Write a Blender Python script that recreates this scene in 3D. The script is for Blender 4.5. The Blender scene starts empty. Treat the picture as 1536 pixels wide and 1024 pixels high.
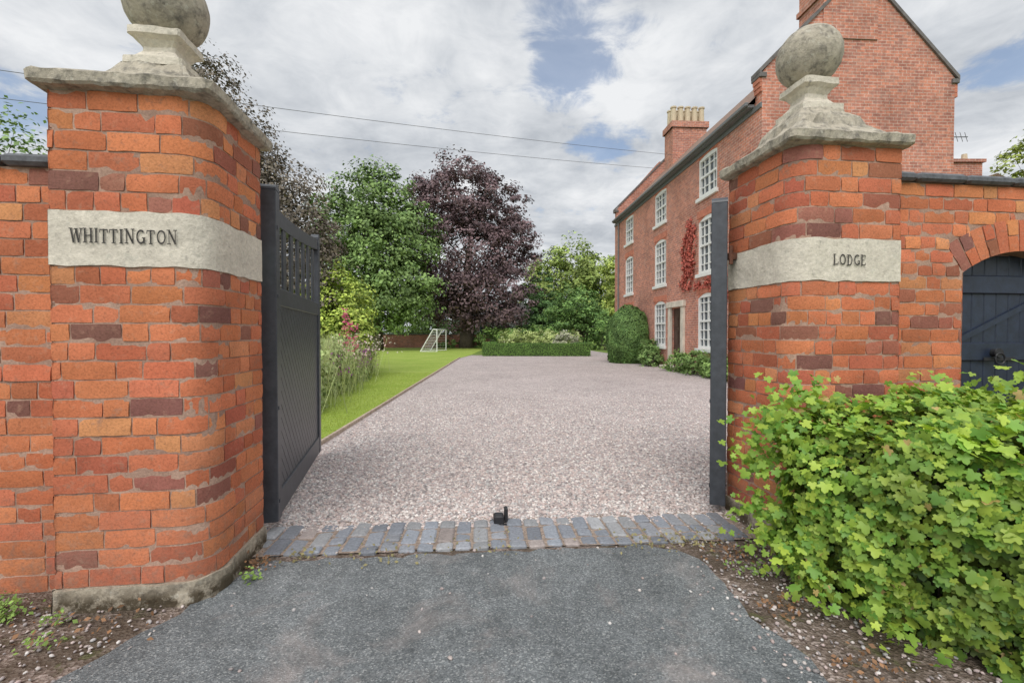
import bpy, math, random
import numpy as np
from mathutils import Vector, noise
random.seed(7); rng=np.random.default_rng(7)
scn=bpy.context.scene
COL=scn.collection
# ------------------------------------------------------------------ helpers
def link(o,parent=None):
    COL.objects.link(o)
    if parent: o.parent=parent
    return o
def empty(name):
    o=bpy.data.objects.new(name,None); COL.objects.link(o); return o
def mesh_obj(name,verts,faces,mat=None,parent=None,uv=None,smooth=False,cols=None):
    me=bpy.data.meshes.new(name); me.from_pydata([tuple(v) for v in verts],[],faces); me.update()
    if mat: me.materials.append(mat)
    if uv is not None:
        l=me.uv_layers.new(name='UVMap')
        for i,lp in enumerate(me.loops): l.data[i].uv=uv[lp.vertex_index]
    if cols is not None:
        a=me.color_attributes.new('Col','FLOAT_COLOR','POINT')
        c=np.ones((len(verts),4),np.float32); c[:,:3]=np.array(cols); a.data.foreach_set('color',c.ravel())
    if smooth: me.polygons.foreach_set('use_smooth',[True]*len(me.polygons))
    return link(bpy.data.objects.new(name,me),parent)
def inst_mesh(name,bv,bf,M,T,col,mat,parent=None,smooth=False):
    bv=np.array(bv,np.float32); bf=np.array(bf,np.int32); N=len(T); n=len(bv)
    V=(np.einsum('nij,kj->nki',M,bv)+T[:,None,:]).reshape(-1,3).astype(np.float32)
    F=(bf[None]+(np.arange(N)*n)[:,None,None]).reshape(-1,bf.shape[1]).astype(np.int32)
    me=bpy.data.meshes.new(name); me.vertices.add(len(V)); me.vertices.foreach_set('co',V.ravel())
    me.loops.add(F.size); me.loops.foreach_set('vertex_index',F.ravel())
    me.polygons.add(len(F)); me.polygons.foreach_set('loop_start',np.arange(len(F),dtype=np.int32)*F.shape[1])
    me.polygons.foreach_set('loop_total',np.full(len(F),F.shape[1],np.int32))
    if smooth: me.polygons.foreach_set('use_smooth',np.ones(len(F),bool))
    me.update(calc_edges=True)
    a=me.color_attributes.new('Col','FLOAT_COLOR','POINT')
    c=np.ones((N,n,4),np.float32); c[:,:,:3]=np.asarray(col)[:,None,:]; a.data.foreach_set('color',c.ravel())
    me.materials.append(mat)
    return link(bpy.data.objects.new(name,me),parent)
def frame_from_normal(nrm):
    nrm=nrm/np.linalg.norm(nrm,axis=1)[:,None]; a=rng.normal(size=nrm.shape)
    t=np.cross(nrm,a); t/=np.linalg.norm(t,axis=1)[:,None]; b=np.cross(nrm,t)
    return np.stack([t,b,nrm],2)
class Fr:
    """local frame: a along, b across, z up"""
    def __init__(s,o,ang): s.o=Vector((o[0],o[1],o[2] if len(o)>2 else 0)); s.u=Vector((math.cos(ang),math.sin(ang),0)); s.v=Vector((-math.sin(ang),math.cos(ang),0))
    def p(s,a,b,z=0): return s.o+s.u*a+s.v*b+Vector((0,0,z))
class MB:
    """mesh builder collecting boxes / polys"""
    def __init__(s): s.v=[];s.f=[]
    def box(s,fr,a0,a1,b0,b1,z0,z1,bev=0.0):
        i=len(s.v)
        if bev<=0:
            for z in(z0,z1):
                for a,b in((a0,b0),(a1,b0),(a1,b1),(a0,b1)): s.v.append(fr.p(a,b,z))
            s.f+=[(i,i+3,i+2,i+1),(i+4,i+5,i+6,i+7)]+[(i+k,i+(k+1)%4,i+4+(k+1)%4,i+4+k) for k in range(4)]
        else:
            c=bev
            def ring(z,q):
                for a,b in((a0+q+c,b0+q),(a1-q-c,b0+q),(a1-q,b0+q+c),(a1-q,b1-q-c),(a1-q-c,b1-q),(a0+q+c,b1-q),(a0+q,b1-q-c),(a0+q,b0+q+c)): s.v.append(fr.p(a,b,z))
            ring(z0,c);ring(z0+c,0);ring(z1-c,0);ring(z1,c)
            s.f.append(tuple(i+k for k in range(7,-1,-1)));s.f.append(tuple(i+24+k for k in range(8)))
            for r in range(3):
                for k in range(8): s.f.append((i+r*8+k,i+r*8+(k+1)%8,i+r*8+8+(k+1)%8,i+r*8+8+k))
    def poly(s,pts):
        i=len(s.v); s.v+=list(pts); s.f.append(tuple(range(i,i+len(pts))))
    def prism(s,pts,off):
        i=len(s.v);n=len(pts); s.v+=[Vector(p) for p in pts]+[Vector(p)+off for p in pts]
        s.f.append(tuple(range(i,i+n)));s.f.append(tuple(range(i+2*n-1,i+n-1,-1)))
        for k in range(n): s.f.append((i+k,i+n+k,i+n+(k+1)%n,i+(k+1)%n))
    def tube(s,p0,p1,r0,r1,n=8):
        p0=Vector(p0);p1=Vector(p1);d=(p1-p0).normalized();a=d.cross(Vector((0.3,0.2,1)))
        if a.length<1e-3:a=Vector((1,0,0))
        a.normalize();b=d.cross(a);i=len(s.v)
        for p,r in((p0,r0),(p1,r1)):
            for k in range(n):
                t=2*math.pi*k/n; s.v.append(p+a*math.cos(t)*r+b*math.sin(t)*r)
        for k in range(n): s.f.append((i+k,i+(k+1)%n,i+n+(k+1)%n,i+n+k))
        s.f.append(tuple(i+k for k in range(n-1,-1,-1)));s.f.append(tuple(i+n+k for k in range(n)))
    def obj(s,name,mat,parent=None,smooth=False,uv=None): return mesh_obj(name,s.v,s.f,mat,parent,smooth=smooth,uv=uv)
# ------------------------------------------------------------------ materials
class NT:
    def __init__(s,name):
        s.m=bpy.data.materials.new(name); s.m.use_nodes=True; s.t=s.m.node_tree; s.b=s.t.nodes['Principled BSDF']
    def n(s,t,**k):
        x=s.t.nodes.new(t)
        for a,b in k.items():
            if a[0]=='_': x.inputs[a[1:].replace('_',' ')].default_value=b
            else: setattr(x,a,b)
        return x
    def l(s,a,b): s.t.links.new(a,b)
    def coord(s,kind='Object'): return s.n('ShaderNodeTexCoord').outputs[kind]
    def noise(s,co,scale,detail=4,rough=.55,dist=0):
        x=s.n('ShaderNodeTexNoise',_Scale=scale,_Detail=detail,_Roughness=rough,_Distortion=dist); s.l(co,x.inputs['Vector']); return x.outputs['Fac']
    def vor(s,co,scale,feature='F1'):
        x=s.n('ShaderNodeTexVoronoi',feature=feature,_Scale=scale); s.l(co,x.inputs['Vector']); return x
    def ramp(s,f,stops):
        x=s.n('ShaderNodeValToRGB'); e=x.color_ramp.elements
        while len(e)<len(stops): e.new(.5)
        for i,(p,c) in enumerate(stops):
            e[i].position=p; e[i].color=(*c,1) if not isinstance(c,(int,float)) else (c,c,c,1)
        s.l(f,x.inputs['Fac']); return x.outputs['Color']
    def mix(s,f,a,b,mode='MIX'):
        x=s.n('ShaderNodeMix',data_type='RGBA',blend_type=mode)
        for sock,val in((x.inputs[0],f),(x.inputs[6],a),(x.inputs[7],b)):
            if isinstance(val,(int,float)): sock.default_value=val
            elif isinstance(val,tuple): sock.default_value=(*val,1)
            else: s.l(val,sock)
        return x.outputs[2]
    def bump(s,h,st=.5,d=.01,prev=None):
        x=s.n('ShaderNodeBump',_Strength=st,_Distance=d); s.l(h,x.inputs['Height'])
        if prev: s.l(prev,x.inputs['Normal'])
        return x.outputs['Normal']
    def lowz(s,co,z1,z0,mx):
        sp=s.n('ShaderNodeSeparateXYZ'); s.l(co,sp.inputs[0])
        low=s.n('ShaderNodeMapRange',_From_Min=z1,_From_Max=z0,_To_Min=0,_To_Max=mx); s.l(sp.outputs[2],low.inputs[0]); return low.outputs[0]
    def mul(s,a,b):
        mm=s.n('ShaderNodeMath',operation='MULTIPLY'); s.l(a,mm.inputs[0]); s.l(b,mm.inputs[1]); return mm.outputs[0]
    def fin(s,color=None,rough=.8,normal=None,spec=.3):
        if color is not None:
            if isinstance(color,tuple): s.b.inputs['Base Color'].default_value=(*color,1)
            else: s.l(color,s.b.inputs['Base Color'])
        s.b.inputs['Roughness'].default_value=rough; s.b.inputs['Specular IOR Level'].default_value=spec
        if normal: s.l(normal,s.b.inputs['Normal'])
        return s.m
def m_brick():
    t=NT('old_brick'); co=t.coord(); a=t.n('ShaderNodeAttribute',attribute_name='Col').outputs['Color']
    n1=t.noise(co,75,4,.75); n2=t.noise(co,16,6,.75); n3=t.noise(co,2.2,3,.6)
    c=t.mix(1.0,a,t.ramp(n1,[(.25,.62),(.5,1.0),(.8,1.2)]),'MULTIPLY')
    c=t.mix(t.ramp(n2,[(.56,0.0),(.70,.42)]),c,(.62,.38,.26))
    c=t.mix(t.ramp(t.noise(co,8,6,.8),[(.57,0.0),(.70,.5)]),c,(.19,.095,.07))
    c=t.mix(t.ramp(t.noise(co,38,3,.7),[(.60,0.0),(.72,.5)]),c,(.23,.105,.07))
    c=t.mix(1.0,c,t.ramp(n3,[(.3,.84),(.7,1.12)]),'MULTIPLY')
    c=t.mix(t.mul(t.lowz(co,.75,0,.55),t.ramp(n2,[(.35,0.0),(.6,1.0)])),c,(.25,.17,.13))
    return t.fin(c,.92,t.bump(n1,.6,.006,t.bump(n2,.5,.010)),.12)
def m_mortar():
    t=NT('lime_mortar'); co=t.coord(); n1=t.noise(co,80,3,.7); n2=t.noise(co,4,4)
    c=t.mix(t.ramp(n2,[(.35,0.0),(.65,1.0)]),(.56,.37,.28),(.38,.24,.18)); c=t.mix(1.0,c,t.ramp(n1,[(.3,.7),(.7,1.12)]),'MULTIPLY')
    return t.fin(c,.95,t.bump(n1,.7,.006),.1)
def m_stone(name='sandstone',dark=.5,base=(.62,.54,.42),moss=False):
    t=NT(name); co=t.coord(); n1=t.noise(co,45,5,.7); n2=t.noise(co,5,6,.65,.4); n3=t.noise(co,14,6,.7)
    c=t.mix(t.ramp(n2,[(.35,0.0),(.7,1.0)]),base,tuple(x*.76 for x in base))
    c=t.mix(t.ramp(n3,[(.62-dark*.25,0.0),(.80-dark*.2,.85)]),c,(.15,.14,.125))
    c=t.mix(t.ramp(t.noise(co,22,3,.5),[(.62,0.0),(.66,.5)]),c,(.60,.57,.48))
    if dark<.2:
        c=t.mix(t.ramp(t.noise(co,2.6,6,.75,.5),[(.54,0.0),(.70,.45)]),c,(.46,.40,.33))
        c=t.mix(t.ramp(t.noise(co,9,5,.8,.8),[(.64,0.0),(.72,.35)]),c,(.30,.26,.21))
    if moss: c=t.mix(t.mul(t.lowz(co,.16,.06,1.0),t.ramp(t.noise(co,6,6,.75),[(.38,0.0),(.50,.95)])),c,(.085,.065,.04))
    c=t.mix(1.0,c,t.ramp(n1,[(.3,.8),(.7,1.1)]),'MULTIPLY')
    return t.fin(c,.9,t.bump(n1,.6,.008,t.bump(n3,.6,.02)),.2)
def m_leaf(name='leaf',trans=.35,rough=.5):
    t=NT(name); a=t.n('ShaderNodeAttribute',attribute_name='Col').outputs['Color']
    t.fin(a,rough,None,.3)
    if trans>0:
        tr=t.n('ShaderNodeBsdfTranslucent'); t.l(t.mix(1.0,a,(1.3,1.3,.6),'MULTIPLY'),tr.inputs['Color'])
        mx=t.n('ShaderNodeMixShader',_Fac=trans); t.l(t.b.outputs[0],mx.inputs[1]); t.l(tr.outputs[0],mx.inputs[2])
        t.l(mx.outputs[0],t.t.nodes['Material Output'].inputs['Surface'])
    return t.m
def m_attr(name,rough=.85,ns=80):
    t=NT(name); a=t.n('ShaderNodeAttribute',attribute_name='Col').outputs['Color']; co=t.coord(); n1=t.noise(co,ns,3,.7)
    return t.fin(t.mix(1.0,a,t.ramp(n1,[(.3,.75),(.7,1.2)]),'MULTIPLY'),rough,t.bump(n1,.5,.004),.25)
def m_plain(name,c,rough=.6,ns=20,var=.15,spec=.4,bump=.2):
    t=NT(name); co=t.coord(); n1=t.noise(co,ns,4,.65)
    return t.fin(t.mix(1.0,c,t.ramp(n1,[(.3,1-var),(.7,1+var)]),'MULTIPLY'),rough,t.bump(n1,bump,.004),spec)
def m_gravel():
    t=NT('gravel'); co=t.coord()
    v=t.vor(co,36); cr=t.n('ShaderNodeSeparateColor'); t.l(v.outputs['Color'],cr.inputs[0])
    c=t.ramp(cr.outputs[0],[(0,(.36,.295,.28)),(.3,(.51,.43,.41)),(.55,(.59,.50,.475)),(.75,(.48,.425,.415)),(1,(.76,.69,.65))])
    big=t.noise(co,.5,5,.6); c=t.mix(1.0,c,t.ramp(big,[(.3,.88),(.7,1.08)]),'MULTIPLY')
    mid=t.noise(co,4,4,.6); c=t.mix(1.0,c,t.ramp(mid,[(.3,.90),(.7,1.07)]),'MULTIPLY')
    d=t.ramp(v.outputs['Distance'],[(0,1.0),(.9,.0)])
    c=t.mix(1.0,c,t.ramp(v.outputs['Distance'],[(.4,1.0),(.9,.55)]),'MULTIPLY')
    return t.fin(c,.9,t.bump(d,.6,.015),.2)
def m_asphalt():
    t=NT('asphalt'); co=t.coord(); v=t.vor(co,140); cr=t.n('ShaderNodeSeparateColor'); t.l(v.outputs['Color'],cr.inputs[0])
    c=t.ramp(cr.outputs[0],[(0,(.115,.125,.13)),(.5,(.185,.20,.205)),(.85,(.25,.265,.27)),(1,(.40,.41,.40))])
    b=t.noise(co,.9,6,.65); c=t.mix(1.0,c,t.ramp(b,[(.3,.70),(.7,1.25)]),'MULTIPLY')
    p=t.noise(co,1.6,7,.7,.6); c=t.mix(t.ramp(p,[(.52,0.0),(.70,.55)]),c,(.42,.365,.34))
    q=t.noise(co,7,5,.75); c=t.mix(1.0,c,t.ramp(q,[(.35,.80),(.65,1.12)]),'MULTIPLY')
    return t.fin(c,.85,t.bump(t.noise(co,150,2,.6),.8,.008,t.bump(v.outputs['Distance'],.6,.006)),.3)
def m_soil():
    t=NT('soil_and_grit'); co=t.coord(); v=t.vor(co,60); cr=t.n('ShaderNodeSeparateColor'); t.l(v.outputs['Color'],cr.inputs[0])
    c=t.ramp(cr.outputs[0],[(0,(.14,.105,.085)),(.5,(.27,.21,.175)),(1,(.46,.38,.34))])
    n=t.noise(co,3,6,.65); c=t.mix(t.ramp(n,[(.38,0.0),(.58,.88)]),c,(.105,.08,.058))
    c=t.mix(t.ramp(t.noise(co,5,6,.7),[(.56,0.0),(.66,.6)]),c,(.11,.13,.045))
    return t.fin(c,.95,t.bump(v.outputs['Distance'],.9,.015,t.bump(n,.5,.05)),.1)
def m_grass(name,a,b):
    t=NT(name); co=t.coord(); n=t.noise(co,.6,5,.65); f=t.noise(co,60,3,.7)
    c=t.mix(t.ramp(n,[(.35,0.0),(.65,1.0)]),a,b); c=t.mix(1.0,c,t.ramp(f,[(.3,.7),(.7,1.25)]),'MULTIPLY')
    c=t.mix(1.0,c,t.ramp(t.noise(co,6,4,.6),[(.3,.88),(.7,1.1)]),'MULTIPLY')
    return t.fin(c,.9,t.bump(f,.6,.02),.1)
def m_housebrick():
    t=NT('house_brick'); uv=t.coord('UV'); co=t.coord()
    b=t.n('ShaderNodeTexBrick',_Scale=1.0,_Mortar_Size=.010,_Mortar_Smooth=.2,_Bias=-.1,_Brick_Width=.28,_Row_Height=.1)
    b.inputs['Color1'].default_value=(.58,.235,.16,1); b.inputs['Color2'].default_value=(.38,.165,.13,1); b.inputs['Mortar'].default_value=(.54,.39,.33,1)
    t.l(uv,b.inputs['Vector'])
    n=t.noise(co,.8,5,.65); f=t.noise(co,9,4,.7)
    c=t.mix(1.0,b.outputs['Color'],t.ramp(n,[(.3,.80),(.7,1.2)]),'MULTIPLY'); c=t.mix(1.0,c,t.ramp(f,[(.3,.68),(.7,1.28)]),'MULTIPLY')
    c=t.mix(t.ramp(t.noise(co,1.7,5,.7),[(.5,0.0),(.75,.4)]),c,(.55,.37,.31))
    return t.fin(c,.9,t.bump(b.outputs['Fac'],-.3,.01),.15)
BR=m_brick();MO=m_mortar();ST=m_stone('sandstone_band',.10,(.80,.73,.61));STC=m_stone('weathered_stone',.66,(.56,.50,.40));PLN=m_stone('plinth_stone',.5,(.56,.49,.38),True)
LF=m_leaf();LFD=m_leaf('distant_leaf',0,.6);LFB=m_leaf('glossy_leaf',.25,.42);PEB=m_attr('pebble');SETT=m_attr('blue_brick_sett',.7,50);GR=m_gravel();AS=m_asphalt();SO=m_soil()
LAWN=m_grass('lawn_grass',(.27,.37,.065),(.35,.43,.10)); FIELD=m_grass('rough_grass',(.14,.21,.05),(.20,.26,.07))
HB=m_housebrick(); WHITE=m_plain('white_paint',(.80,.80,.78),.5,8,.05); BLACK=m_plain('gate_paint',(.062,.068,.080),.40,14,.25,.5,.15)
NAVY=m_plain('door_paint',(.018,.027,.05),.4,14,.3,.5,.2); COP=m_plain('dark_coping',(.11,.115,.125),.6,18,.4,.4,.5); TILE=m_plain('roof_tile',(.26,.17,.13),.8,10,.3)
BARK=m_plain('bark',(.13,.105,.085),.95,9,.4,.1,.8); IRON=m_plain('black_iron',(.025,.025,.028),.5,30,.3); RUST=m_plain('rusty_iron',(.12,.05,.03),.8,30,.4)
WIRE=m_plain('grey_cable',(.12,.12,.125),.7)
INK=m_plain('black_lettering',(.055,.050,.045),.85,60,.8); TIMB=m_plain('edging_timber',(.45,.36,.28),.9,12,.3); WOODD=m_plain('dark_door_wood',(.07,.04,.03),.4,8,.3)
POT=m_plain('clay_pot',(.6,.5,.36),.8); HSTONE=m_plain('house_stone',(.62,.56,.47),.8,3,.2); LEAD=m_plain('dark_coping_tile',(.15,.135,.13),.7,5,.3)
g=NT('window_glass'); GLASS=g.fin((.06,.075,.095),.08,None,.9)
# ------------------------------------------------------------------ world, sun, camera
SUN_EL=math.radians(50); SUN_AZ=math.radians(195)   # azimuth clockwise from +Y : behind the camera, a little left
w=bpy.data.worlds.new('World'); scn.world=w; w.use_nodes=True; T=w.node_tree
def wn(t,**k):
    x=T.nodes.new(t)
    for a,b in k.items():
        if a[0]=='_': x.inputs[a[1:].replace('_',' ')].default_value=b
        else: setattr(x,a,b)
    return x
bg=T.nodes['Background']; bg.inputs['Strength'].default_value=.1
sky=wn('ShaderNodeTexSky',sky_type='NISHITA'); sky.sun_disc=False; sky.sun_elevation=SUN_EL; sky.sun_rotation=SUN_AZ
tc=wn('ShaderNodeTexCoord'); sp=wn('ShaderNodeSeparateXYZ'); T.links.new(tc.outputs['Generated'],sp.inputs[0])
def M(op,a,b=None,c=None,clamp=False):
    x=wn('ShaderNodeMath',operation=op); x.use_clamp=clamp
    for i,v in enumerate((a,b,c)):
        if v is None: continue
        if isinstance(v,(int,float)): x.inputs[i].default_value=v
        else: T.links.new(v,x.inputs[i])
    return x.outputs[0]
zz=M('ADD',M('MAXIMUM',sp.outputs[2],0.0),.12)
cb=wn('ShaderNodeCombineXYZ'); T.links.new(M('DIVIDE',sp.outputs[0],zz),cb.inputs[0]); T.links.new(M('DIVIDE',sp.outputs[1],zz),cb.inputs[1])
def WN(scale,detail,rough,off,dist=0.3):
    mp=wn('ShaderNodeMapping'); mp.inputs['Location'].default_value=off; T.links.new(cb.outputs[0],mp.inputs[0])
    x=wn('ShaderNodeTexNoise',_Scale=scale,_Detail=detail,_Roughness=rough,_Distortion=dist); T.links.new(mp.outputs[0],x.inputs['Vector']); return x.outputs['Fac']
dens=WN(2.0,5,.6,(3.1,.4,0)); shade=WN(1.7,5,.55,(5.3,6.2,4)); fine=WN(5.5,6,.65,(1,5,2),.5)
gap=None
for cx,cy,r in((.14,1.12,.26),(.17,1.42,.24),(.36,1.85,.28),(-1.6,1.5,.36),(1.42,1.28,.34),(1.2,-.8,.5)):
    vd=wn('ShaderNodeVectorMath',operation='DISTANCE'); T.links.new(cb.outputs[0],vd.inputs[0]); vd.inputs[1].default_value=(cx,cy,0)
    gq=M('SUBTRACT',1.0,M('DIVIDE',vd.outputs['Value'],r),clamp=True); gap=gq if gap is None else M('MAXIMUM',gap,gq)
d2=M('ADD',M('SUBTRACT',M('ADD',M('MULTIPLY',dens,.55),M('MULTIPLY',fine,.5)),M('MULTIPLY',gap,.31)),.095)
mr=wn('ShaderNodeMapRange',interpolation_type='SMOOTHSTEP',_From_Min=.38,_From_Max=.53,_To_Min=.32,_To_Max=1.0); T.links.new(d2,mr.inputs[0])
sh=M('ADD',M('MULTIPLY',shade,.72),M('MULTIPLY',fine,.28))
rp=wn('ShaderNodeValToRGB'); e=rp.color_ramp.elements; e[0].position=.37; e[0].color=(.52,.555,.605,1); e[1].position=.61; e[1].color=(.92,.935,.955,1); e.new(.48).color=(.70,.73,.77,1)
T.links.new(sh,rp.inputs['Fac'])
sd=Vector((math.sin(SUN_AZ)*math.cos(SUN_EL),math.cos(SUN_AZ)*math.cos(SUN_EL),math.sin(SUN_EL)))
dt=wn('ShaderNodeVectorMath',operation='DOT_PRODUCT'); T.links.new(tc.outputs['Generated'],dt.inputs[0]); dt.inputs[1].default_value=sd
glow=M('MULTIPLY',M('POWER',M('MAXIMUM',dt.outputs['Value'],0.0),2.0),10.0)   # thin cloud is brighter round the hidden sun
vs=wn('ShaderNodeVectorMath',operation='SCALE'); T.links.new(rp.outputs['Color'],vs.inputs[0]); T.links.new(M('ADD',glow,9.4),vs.inputs['Scale'])
sk=wn('ShaderNodeVectorMath',operation='SCALE'); T.links.new(sky.outputs[0],sk.inputs[0]); sk.inputs['Scale'].default_value=1.6
mx=wn('ShaderNodeMix',data_type='RGBA'); T.links.new(mr.outputs[0],mx.inputs[0]); T.links.new(sk.outputs[0],mx.inputs[6]); T.links.new(vs.outputs[0],mx.inputs[7])
T.links.new(mx.outputs[2],bg.inputs['Color'])
sl=bpy.data.lights.new('sun','SUN'); sl.energy=1.5; sl.angle=math.radians(35); sl.color=(1,.95,.88)
so=bpy.data.objects.new('sun',sl); COL.objects.link(so); so.rotation_euler=(-sd).to_track_quat('-Z','Y').to_euler()
cam=bpy.data.cameras.new('camera'); cam.lens=16; cam.sensor_width=36; cam.clip_end=2000; cam.clip_start=.05
co=bpy.data.objects.new('camera',cam); COL.objects.link(co); co.location=(0,0,1.6); co.rotation_euler=(math.radians(89.0),0,0); scn.camera=co
scn.view_settings.view_transform='Standard'; scn.view_settings.look='None'; scn.view_settings.exposure=0
# ------------------------------------------------------------------ ground sheets
def sheet(name,pts,z,mat,parent=None):
    return mesh_obj(name,[(x,y,z) for x,y in pts],[tuple(range(len(pts)))],mat,parent)
def ragged(pts,step=.12,amp=.03,seed=0):
    out=[];n=len(pts)
    for i in range(n):
        a=Vector(pts[i]);b=Vector(pts[(i+1)%n]);k=max(1,int((b-a).length/step)) if (b-a).length<8 else 1
        for j in range(k):
            p=a.lerp(b,j/k); q=noise.noise(Vector((p.x*3+seed,p.y*3,1.3)))*amp; r=noise.noise(Vector((p.x*14+seed,p.y*14,7)))*amp*.6
            out.append((p.x+q+r,p.y+q-r))
    return out
sheet('ground',[(-600,-600),(600,-600),(600,600),(-600,600)],0,FIELD)
sheet('verge_soil',[(-9,-6),(9,-6),(9,4.6),(2.2,3.9),(-2.2,3.5),(-9,2.7)],.004,SO)
sheet('gravel_drive',[(-2.55,3.45),(12,5.1),(12,13),(8.6,13),(8.0,33),(7,48),(5.9,48),(5.4,34),(-3.0,33.4),(-3.37,29.5),(-2.72,6.4)],.008,GR)
sheet('lawn',[(-2.77,6.4),(-3.41,29.5),(-3.04,33.4),(-2.8,50),(-30,50),(-30,6.4),(-4.2,3.3),(-2.63,3.4)],.012,LAWN)
sheet('asphalt_drive',ragged([(-1.72,3.16),(-1.78,3.0),(-1.9,2.5),(-2.05,2.14),(-2.5,1.3),(-3.6,.3),(-4.5,-1),(-4.5,-6),(4,-6),(4,-1),(2.2,.5),(1.5,1.6),(1.43,2.1),(1.42,2.4),(1.35,3.0),(1.22,3.34),(.9,3.38),(.2,3.31),(-.8,3.25)],.08,.09),.0105,AS)
e=MB(); fe=Fr((-2.735,6.0),math.atan2(23.4,-.66)); 
for k in range(8): e.box(fe,k*2.93,k*2.93+2.91,-.025+random.uniform(-.01,.01),.02,0,.075+random.uniform(-.01,.01),.006)
e.obj('timber_edging',TIMB)
# ------------------------------------------------------------------ brick masonry
W=Fr((-1.79,2.67),math.radians(7))
class Path:
    def __init__(s,fr,pts):
        s.P=[fr.p(a,b) for a,b in pts]; s.c=[0]
        for i in range(1,len(s.P)): s.c.append(s.c[-1]+(s.P[i]-s.P[i-1]).length)
        s.L=s.c[-1]
        s.N=[]
        for i in range(len(s.P)):
            t=(s.P[min(i+1,len(s.P)-1)]-s.P[max(i-1,0)]).normalized(); s.N.append(Vector((t.y,-t.x,0)))
    def at(s,q,off=0,z=0):
        q=min(max(q,0),s.L); i=0
        while i<len(s.c)-2 and s.c[i+1]<q: i+=1
        f=(q-s.c[i])/(s.c[i+1]-s.c[i]); p=s.P[i].lerp(s.P[i+1],f); n=s.N[i].lerp(s.N[i+1],f).normalized()
        r=p+n*off; r.z=z; return r
PAL=[(.64,.215,.10),(.66,.24,.11),(.58,.18,.09),(.61,.20,.10),(.68,.28,.135),(.51,.155,.09),(.55,.175,.095),(.64,.22,.105),(.59,.19,.10),(.62,.21,.11)]
DARK=[(.32,.13,.095),(.38,.14,.09),(.26,.115,.095),(.43,.155,.10),(.36,.15,.11)]
class Bricks:
    def __init__(s): s.v=[];s.f=[];s.c=[]
    def add(s,fn,s0,s1,h0,h1,e0=False,e1=False,step=.045,col=None,dep=0):
        """fn(s,off,h)->world : face patch + separate edge skirt so the arrises stay crisp"""
        g=.0036
        a0=s0+(0 if e0 else g+random.uniform(0,.002)); a1=s1-(0 if e1 else g+random.uniform(0,.002)); b0=h0+g+random.uniform(0,.003); b1=h1-g-random.uniform(0,.003)
        k=max(2,int((a1-a0)/step)); xs=[a0+(a1-a0)*j/k for j in range(k+1)]
        ys=[b0,b0+(b1-b0)*.33,b0+(b1-b0)*.67,b1]
        if col is None:
            p=fn((s0+s1)/2,0,(h0+h1)/2); dk=noise.noise(Vector((p.x*1.7,p.y*1.7,p.z*1.9+3)))
            col=random.choice(DARK) if random.random()<.06+max(0,dk)*.5 else random.choice(PAL)
            q=random.uniform(.85,1.12); col=(col[0]*q,col[1]*q*random.uniform(.92,1.1),col[2]*q)
        d=dep+random.uniform(-.003,.003); i=len(s.v); nx=len(xs); L=len(xs)-1; til=random.uniform(-.003,.003); G=[]
        for jy,y in enumerate(ys):
            for jx,x in enumerate(xs):
                yo=noise.noise(Vector((x*13,y*40,5)))*.0045 if jy in(0,3) else 0
                xo=0
                if (jx==0 and not e0) or (jx==L and not e1): xo=noise.noise(Vector((x*30,y*30,2)))*.004
                p=fn(x,0,y); nn=noise.noise(p*14)*.004+noise.noise(p*45)*.002+til*(jy-1.5)/1.5
                if jy in(0,3): nn-=.0012+max(0,noise.noise(p*22+Vector((3,3,3))))*.006
                if jy in(0,3) and jx in(0,L) and random.random()<.4:
                    nn-=random.uniform(0,.006); 
                    if not(e0 and jx==0) and not(e1 and jx==L): xo+=(.005 if jx==0 else -.005)*random.random(); yo+=(.005 if jy==0 else -.005)*random.random()
                G.append((x+xo,y+yo)); s.v.append(fn(x+xo,d+nn,y+yo)); s.c.append(col)
        for jy in range(3):
            for jx in range(nx-1):
                a=i+jy*nx+jx; s.f.append((a,a+1,a+1+nx,a+nx))
        rim=[jx for jx in range(nx)]+[jy*nx+nx-1 for jy in(1,2,3)]+[3*nx+jx for jx in range(nx-2,-1,-1)]+[jy*nx for jy in(2,1)]
        j=len(s.v); m=len(rim); dc=tuple(q*.8 for q in col)
        for r in rim: s.v.append(s.v[i+r].copy()); s.c.append(dc)
        for r in rim:
            x,y=G[r]; s.v.append(fn(x,-.02,y)); s.c.append(dc)
        for q in range(m):
            r0,r1=rim[q],rim[(q+1)%m]
            if e0 and r0%nx==0 and r1%nx==0: continue
            if e1 and r0%nx==nx-1 and r1%nx==nx-1: continue
            s.f.append((j+(q+1)%m,j+q,j+m+q,j+m+(q+1)%m))
    def run(s,fn,L,z0,z1,ch=.1095,e0=True,e1=True,cut=None):
        n=max(1,round((z1-z0)/ch)); ch=(z1-z0)/n
        for r in range(n):
            h0=z0+r*ch; mode=random.random(); x=-random.uniform(0,.24); k=random.randint(0,1)
            while x<L:
                if mode<.50: ln=.275 if (k%5) else .14      # stretcher course
                elif mode<.88: ln=.275 if k%2 else .137      # flemish
                else: ln=.137                                # header course
                ln+=random.uniform(-.010,.010); k+=1
                a,b=max(x,0),min(x+ln,L); x+=ln
                if b-a<.03: continue
                if L-b<.04: b=L; x=L+1
                if cut:
                    for a2,b2 in cut(a,b,h0,h0+ch):
                        if b2-a2>.03: s.add(fn,a2,b2,h0,h0+ch,e0 and a2<=1e-6,e1 and b2>=L-1e-6)
                    continue
                s.add(fn,a,b,h0,h0+ch,e0 and a<=1e-6,e1 and b>=L-1e-6)
    def obj(s,name,parent): return mesh_obj(name,s.v,s.f,BR,parent,smooth=True,cols=s.c)
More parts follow.
